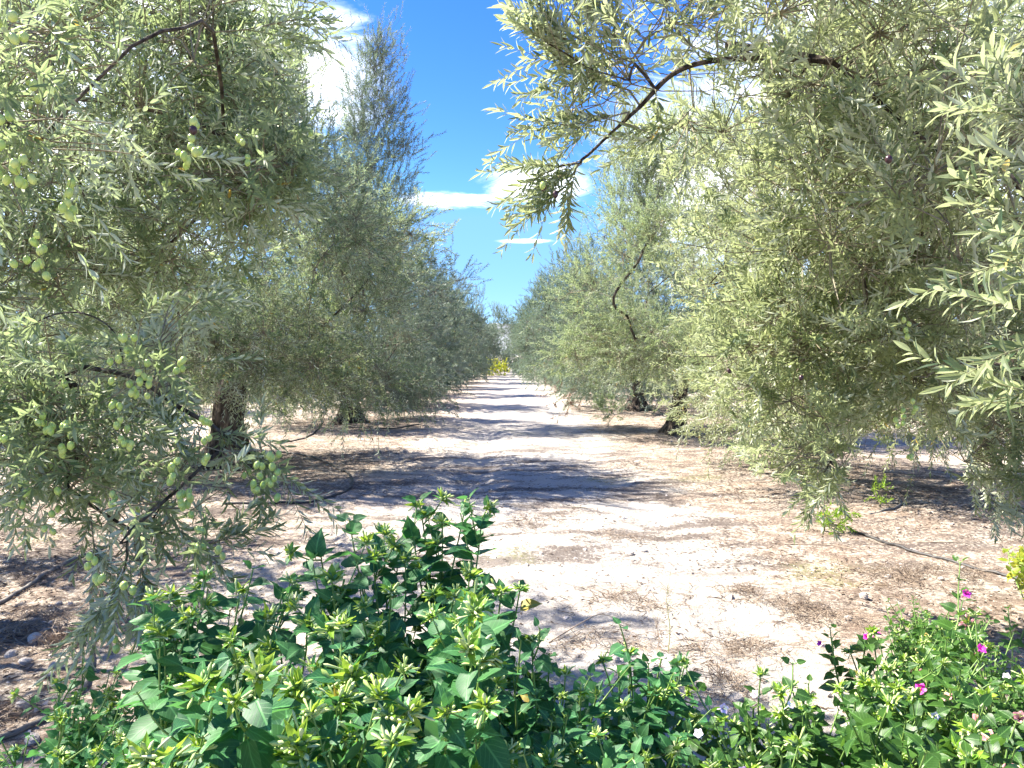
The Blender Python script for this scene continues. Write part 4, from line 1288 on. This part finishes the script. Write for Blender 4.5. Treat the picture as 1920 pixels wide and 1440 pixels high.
stalk(683, 835, .42, 'dry grass stalk right of the hose piece under the spired tree', 3, 8)
stalk(653, 822, .36, 'dry grass stalk just beside the foliage of the spired tree', 4, 7)
stalk(700, 845, .26, 'short dry grass stalk nearest the track below the spired tree', 5, 6)
stalk(1232, 1205, .18, 'short brown weed beside the tall green stalk', 6, 16)

# ------------------------------------------------------------------ hoses
def hose(label, px, rad=.009, matl=None, lift=0.0, name='irrigation_hose', group='drip irrigation hoses'):
    pts = catmull(np.array([GG(x, y) for x, y in px]), 8)
    pts[:, 2] = gz(pts[:, 0], pts[:, 1]) + rad * .7 + lift
    mb = MB()
    v, f = tubes(pts[None], np.full((1, len(pts)), rad), 10)
    mb.add(v, f, smooth=True)
    n = len(pts)
    for e, base in ((0, 0), (n - 1, (n - 1) * 10)):
        c = np.arange(10) + base
        mb.add(np.vstack([v[c], pts[e]]), np.stack([np.arange(10), (np.arange(10) + 1) % 10, np.full(10, 10)], -1))
    o = mb.obj(name, [matl or M_HOSE])
    o['label'] = label; o['category'] = 'hose'; o['group'] = group
    # emitters clipped on
    return o
hose('black hose looping on the shaded litter at the foot of the flared trunk', [(420, 948), (500, 947), (570, 946), (625, 936), (655, 918), (660, 900), (640, 880), (600, 862), (560, 852), (530, 848)], .013)
hose('black hose bent beneath the hanging olive branch', [(262, 945), (275, 905), (276, 878), (300, 860), (330, 850), (370, 842)], .014)
hose('straight dark hose crossing the soil at the left edge', [(-120, 1185), (-10, 1128), (50, 1098), (100, 1072), (160, 1042), (210, 1020)], .013, M_HOSE_G)
hose('thick black hose at the lower left running behind the dark plant', [(-120, 1420), (0, 1375), (60, 1350), (110, 1325), (150, 1290), (168, 1255), (172, 1222), (160, 1200)], .012, M_HOSE_G)
hose('long straight black hose crossing diagonally on the right', [(1530, 968), (1570, 985), (1640, 1008), (1700, 1030), (1770, 1050), (1840, 1070), (1900, 1085), (1990, 1112)], .011, M_HOSE)
hose('hose end curling pale out of the shadow near the second right trunk', [(1575, 898), (1620, 915), (1665, 925), (1688, 942), (1680, 955), (1650, 963), (1630, 966)], .011, M_HOSE_G)
hose('short black hose piece lying under the spired tree', [(640, 800), (680, 803), (730, 805), (785, 797)], .014)
hose('thin black hose rising left of the spired tree trunk', [(530, 830), (570, 822), (595, 806), (606, 790)], .014)

# ------------------------------------------------------------------ stones, litter
def rock_mesh(seed):
    r = np.random.default_rng(seed)
    n, k = 7, 10
    V = []
    ax = nrm(r.normal(0, 1, (6, 3))); am = r.uniform(.1, .28, 6)
    for i in range(n):
        t = math.pi * i / (n - 1)
        for q in range(k):
            a = q / k * 6.283 + i * .2
            d = np.array([math.sin(t) * math.cos(a), math.sin(t) * math.sin(a), math.cos(t)])
            s = .5
            for j in range(6):
                c = float(np.dot(d, ax[j]))
                lim = .5 * (1 - am[j])
                if c * s > lim:
                    s = lim / c
            V.append(d * s)
    idx = np.arange(n * k).reshape(n, k)
    A = idx[:-1]; B = np.roll(A, -1, 1); C_ = idx[1:]; D = np.roll(C_, -1, 1)
    f = np.concatenate([np.stack([A, C_, D], -1).reshape(-1, 3), np.stack([A, D, B], -1).reshape(-1, 3)])
    return np.array(V), f
rocks = []
for i in range(4):
    mb = MB(); v, f = rock_mesh(50 + i); mb.add(v, f); rocks.append(mb.mesh('stone', [M_STONE]))
st_list = [(66, 1200, .085, 'upright pale stone beside the heap of dry twigs'), (44, 1318, .065, 'round pinkish stone just above the thick hose, lower left'), (48, 1234, .07, 'flat white stone below the heap of dry twigs'),
           (102, 1242, .06, 'grey stone between the twig heap and the hose bend'), (110, 1130, .04, 'small white stone on the mossy soil at left'), (92, 1262, .04, 'small pale stone in the rubble left of the hose bend'),
           (60, 1372, .06, 'pale pebble lying right against the thick hose, lower left'), (20, 1225, .06, 'pale stone nearest the left edge below the twigs'), (1155, 1233, .05, 'single pale stone on the bare soil above the lone dark plant'),
           (1620, 1120, .06, 'white stone on the sunlit soil near the magenta flowered bush'), (1380, 1300, .07, 'flat pinkish stone left of the right hand bed'), (1590, 1155, .05, 'dark flat stone by the dry stalk patch at right'),
           (1665, 1083, .05, 'white stone at the left end of the dark dry weeds'), (1765, 1088, .04, 'small white stone in front of the dark dry weeds'), (1290, 945, .05, 'pale stone on the path edge in dappled shade'),
           (520, 905, .07, 'white stone inside the hose loop'), (1180, 1040, .08, 'flat pale slab in the shade at the middle of the track'), (1205, 1034, .07, 'second flat slab just behind the pale one on the track'), (780, 765, .10, 'white stone at the far shadow edge, left of the track'),
           (1015, 1042, .03, 'tiny white stone at the end of the shade'), (95, 1165, .03, 'chip of white stone above the twig heap')]
for i, (x, y, s_, lb) in enumerate(st_list):
    o = bpy.data.objects.new('stone', rocks[i % 4]); COL.objects.link(o)
    p = GG(x, y); o.location = (p[0], p[1], p[2] + s_ * .12)
    flat = .45 if 'flat' in lb or 'slab' in lb else .75
    o.scale = (s_ * 1.1, s_ * .9, s_ * flat); o.rotation_euler = (random.uniform(-.2, .2), random.uniform(-.2, .2), random.uniform(0, 6))
    o['label'] = lb; o['category'] = 'stone'; o['group'] = 'loose stones on the soil'

def scatter():
    r = np.random.default_rng(9)
    # small stones and clods
    n = 9000
    Y = 1.6 + 12 * r.random(n) ** 1.5; X = r.uniform(-.75, .75, n) * (Y + 1.2)
    w_ = r.random(n) < (.35 + .65 * (vnoise(X * 1.2, Y * 1.2, 31) > .02))
    X, Y = X[w_], Y[w_]; n = len(X)
    base = np.array([[1, 0, 0], [-.5, .87, 0], [-.5, -.87, 0], [.3, .3, .8], [-.35, 0, .6], [0, -.6, .5]])
    f0 = np.array([[0, 1, 3], [1, 4, 3], [1, 2, 4], [2, 5, 4], [2, 0, 5], [0, 3, 5], [3, 4, 5]])
    s = np.minimum(.0035 + .006 * r.exponential(.75, n), .034)
    a = r.random(n) * 6.28
    ca, sa = np.cos(a), np.sin(a)
    jx = r.uniform(.6, 1.3, (n, 6, 3))
    b = base[None] * jx
    vx = (b[:, :, 0] * ca[:, None] - b[:, :, 1] * sa[:, None]) * s[:, None] + X[:, None]
    vy = (b[:, :, 0] * sa[:, None] + b[:, :, 1] * ca[:, None]) * s[:, None] + Y[:, None]
    vz = b[:, :, 2] * s[:, None] * .8 + (gz(X, Y) - .001)[:, None]
    mb = MB()
    mb.add(np.stack([vx, vy, vz], -1).reshape(-1, 3), (np.arange(n)[:, None, None] * 6 + f0[None]).reshape(-1, 3), np.repeat(r.random(n), 6))
    mb.obj('pebbles', [M_PEB], kind='stuff')
    # fallen olive leaves, mostly under the rows
    n = 62000
    Y = 2.2 + 20 * r.random(n) ** 1.7
    side = np.where(r.random(n) < .5, -3.5, 3.4)
    X = np.where(r.random(n) < .72, side + r.normal(0, 1.25, n), r.uniform(-6, 6, n))
    nz = vnoise(X * 1.3, Y * 1.3, 41) + .6 * vnoise(X * 4, Y * 4, 42)
    k_ = r.random(n) < np.clip(.45 + 1.6 * nz, .06, 1)
    X, Y = X[k_], Y[k_]; n = len(X)
    a = r.random(n) * 6.28
    d = np.stack([np.cos(a), np.sin(a), r.normal(0, .18, n)], -1)
    nn = np.stack([r.normal(0, .35, n), r.normal(0, .35, n), np.ones(n)], -1)
    mb = MB()
    leaves(mb, T_DIA, np.stack([X, Y, gz(X, Y) + .004 + r.random(n) * .006], -1), d, nn, r.uniform(.025, .055, n), r.uniform(.007, .013, n), r.random(n))
    mb.obj('leaf_litter', [M_LITTER], kind='stuff')
    # short twigs
    n = 3600
    Y = 2.2 + 11 * r.random(n) ** 1.4
    side = np.where(r.random(n) < .5, -3.3, 3.3)
    X = np.where(r.random(n) < .5, side + r.normal(0, 1.4, n), r.uniform(-4.5, 4.5, n))
    a = r.random(n) * 6.28; L = r.uniform(.03, .14, n)
    p0 = np.stack([X, Y, gz(X, Y) + .006], -1)
    p2 = p0 + np.stack([np.cos(a) * L, np.sin(a) * L, 0 * L], -1); p2[:, 2] = gz(p2[:, 0], p2[:, 1]) + .006
    pm = (p0 + p2) / 2 + np.stack([r.normal(0, .006, n), r.normal(0, .006, n), r.uniform(0, .012, n)], -1)
    v, f = tubes(np.stack([p0, pm, p2], 1), np.tile([.0014, .0013, .0008], (n, 1)) * r.uniform(.6, 1.3, n)[:, None], 3)
    mb = MB(); mb.add(v, f, np.repeat(r.random(n), 9))
    mb.obj('fallen_twigs', [M_STRAW], kind='stuff')
scatter()

def weed_patch(px, py, wpx, hpx, n, label, seed, name='dry_weed_patch', hgt=.05, thick=1.0, pale=False):
    r = np.random.default_rng(seed)
    c = GG(px, py)
    ex = wpx / F_PX * c[1]; e2 = G(px, py - hpx)[1] - c[1]
    d_ = r.normal(0, .62, (n * 2, 2))
    kx = vnoise(d_[:, 0] * 2.2 + seed * 7.3, d_[:, 1] * 1.6 + seed * 3.1, 71) + .6 * vnoise(d_[:, 0] * 6 + seed, d_[:, 1] * 4, 72)
    d_ = d_[np.argsort(-kx + r.normal(0, .1, n * 2))[:n]]
    X = c[0] + d_[:, 0] * ex * .9; Y = c[1] + d_[:, 1] * max(e2, .08)
    a = r.random(n) * 6.28; L = r.uniform(.04, .13, n)
    p0 = np.stack([X, Y, gz(X, Y) + .004], -1)
    h = hgt * r.random(n) ** 1.5 * np.exp(-np.sum(d_ ** 2, 1))
    p1 = p0 + np.stack([np.cos(a) * L * .5, np.sin(a) * L * .5, h], -1)
    bend = a + r.normal(0, .7, n)
    p2 = p1 + np.stack([np.cos(bend) * L * .5, np.sin(bend) * L * .5, r.uniform(-.8, .6, n) * h], -1)
    p2[:, 2] = np.maximum(p2[:, 2], gz(p2[:, 0], p2[:, 1]) + .003)
    v, f = tubes(np.stack([p0, p1, p2], 1), np.tile([.0016, .0012, .0006], (n, 1)) * thick * r.uniform(.6, 1.4, n)[:, None], 3)
    mb = MB(); mb.add(v - c, f, np.repeat(r.random(n) * (.5 if pale else 1), 9))
    o = mb.obj(name, [M_STRAW], loc=c)
    o['label'] = label; o['category'] = 'dry weeds'; o['kind'] = 'stuff'
weed_patch(1350, 1195, 130, 25, 420, '', 1)
weed_patch(1500, 1130, 110, 22, 420, '', 2)
weed_patch(1400, 1105, 90, 14, 220, '', 3)
weed_patch(1740, 1080, 130, 18, 560, '', 4, hgt=.08)
weed_patch(1350, 1275, 60, 30, 240, '', 5, hgt=.07)
weed_patch(1180, 1120, 130, 24, 380, '', 6)
weed_patch(1130, 1200, 120, 20, 220, '', 7)
weed_patch(120, 1200, 45, 22, 260, '', 8, hgt=.09, thick=1.9, pale=True)
weed_patch(30, 1190, 70, 18, 200, '', 9, hgt=.05, thick=1.6)
weed_patch(70, 1150, 110, 16, 260, '', 10)
weed_patch(100, 1070, 120, 14, 260, '', 11)
weed_patch(20, 1330, 50, 22, 160, '', 12)
weed_patch(1560, 1150, 100, 18, 200, '', 13)
weed_patch(1000, 985, 110, 12, 240, '', 14)
weed_patch(1180, 1010, 120, 10, 200, '', 15)
for o in [o for o in bpy.data.objects if o.name.startswith('dry_weed_patch')]:
    del o['label']; del o['category']

def wood_piece(pts, rad, label, name='fallen_branch'):
    p = catmull(np.array([GG(x, y, dz) for x, y, dz in pts]), 5)
    mb = MB(); v, f = tubes(p[None], np.linspace(rad, rad * .35, len(p))[None], 6); mb.add(v, f, np.full(len(v), .1), smooth=True)
    o = mb.obj(name, [M_STRAW]); o['label'] = label; o['category'] = 'branch'
wood_piece([(75, 1185, .01), (105, 1188, .05), (140, 1192, .04), (165, 1200, .01)], .008, 'bleached bent stick on top of the twig heap, lower left')
wood_piece([(1030, 1195, .004), (1090, 1165, .03), (1130, 1155, .04), (1180, 1165, .005)], .004, 'thin arched dry branch in front of the tallest bush')
wood_piece([(1480, 1018, .004), (1560, 1022, .01), (1630, 1035, .005)], .005, 'pale dry stick lying in front of the long diagonal hose')
wood_piece([(1720, 1015, .004), (1790, 1020, .01), (1830, 1022, .005)], .006, 'pale dry stick lying behind the long diagonal hose')

def tub():
    c = GG(868, 1152)
    root = empty('plastic_tub', c, 'white upturned plastic tub with a dark rim, mostly hidden behind the tallest bush', 'tub')
    k = 32
    def lathe(prof, m, name):
        V = []
        for r0, z in prof:
            for q in range(k):
                a = q / k * 6.283; V.append((r0 * math.cos(a), r0 * math.sin(a), z))
        n = len(prof); idx = np.arange(n * k).reshape(n, k)
        A = idx[:-1]; B = np.roll(A, -1, 1); C_ = idx[1:]; D = np.roll(C_, -1, 1)
        f = np.concatenate([np.stack([A, B, D], -1).reshape(-1, 3), np.stack([A, D, C_], -1).reshape(-1, 3)])
        mb = MB(); mb.add(V, f, smooth=True); return mb.obj(name, [m], root)
    lathe([(.16, -.01), (.158, .02), (.15, .07), (.143, .105), (.139, .112)], M_TUBW, 'wall')
    lathe([(.141, .110), (.145, .113), (.144, .126), (.128, .140), (.09, .147), (0.001, .149)], M_TUBD, 'rim')
tub()
print('objects', len(bpy.data.objects), 'tris', sum(len(m.polygons) for m in bpy.data.meshes))
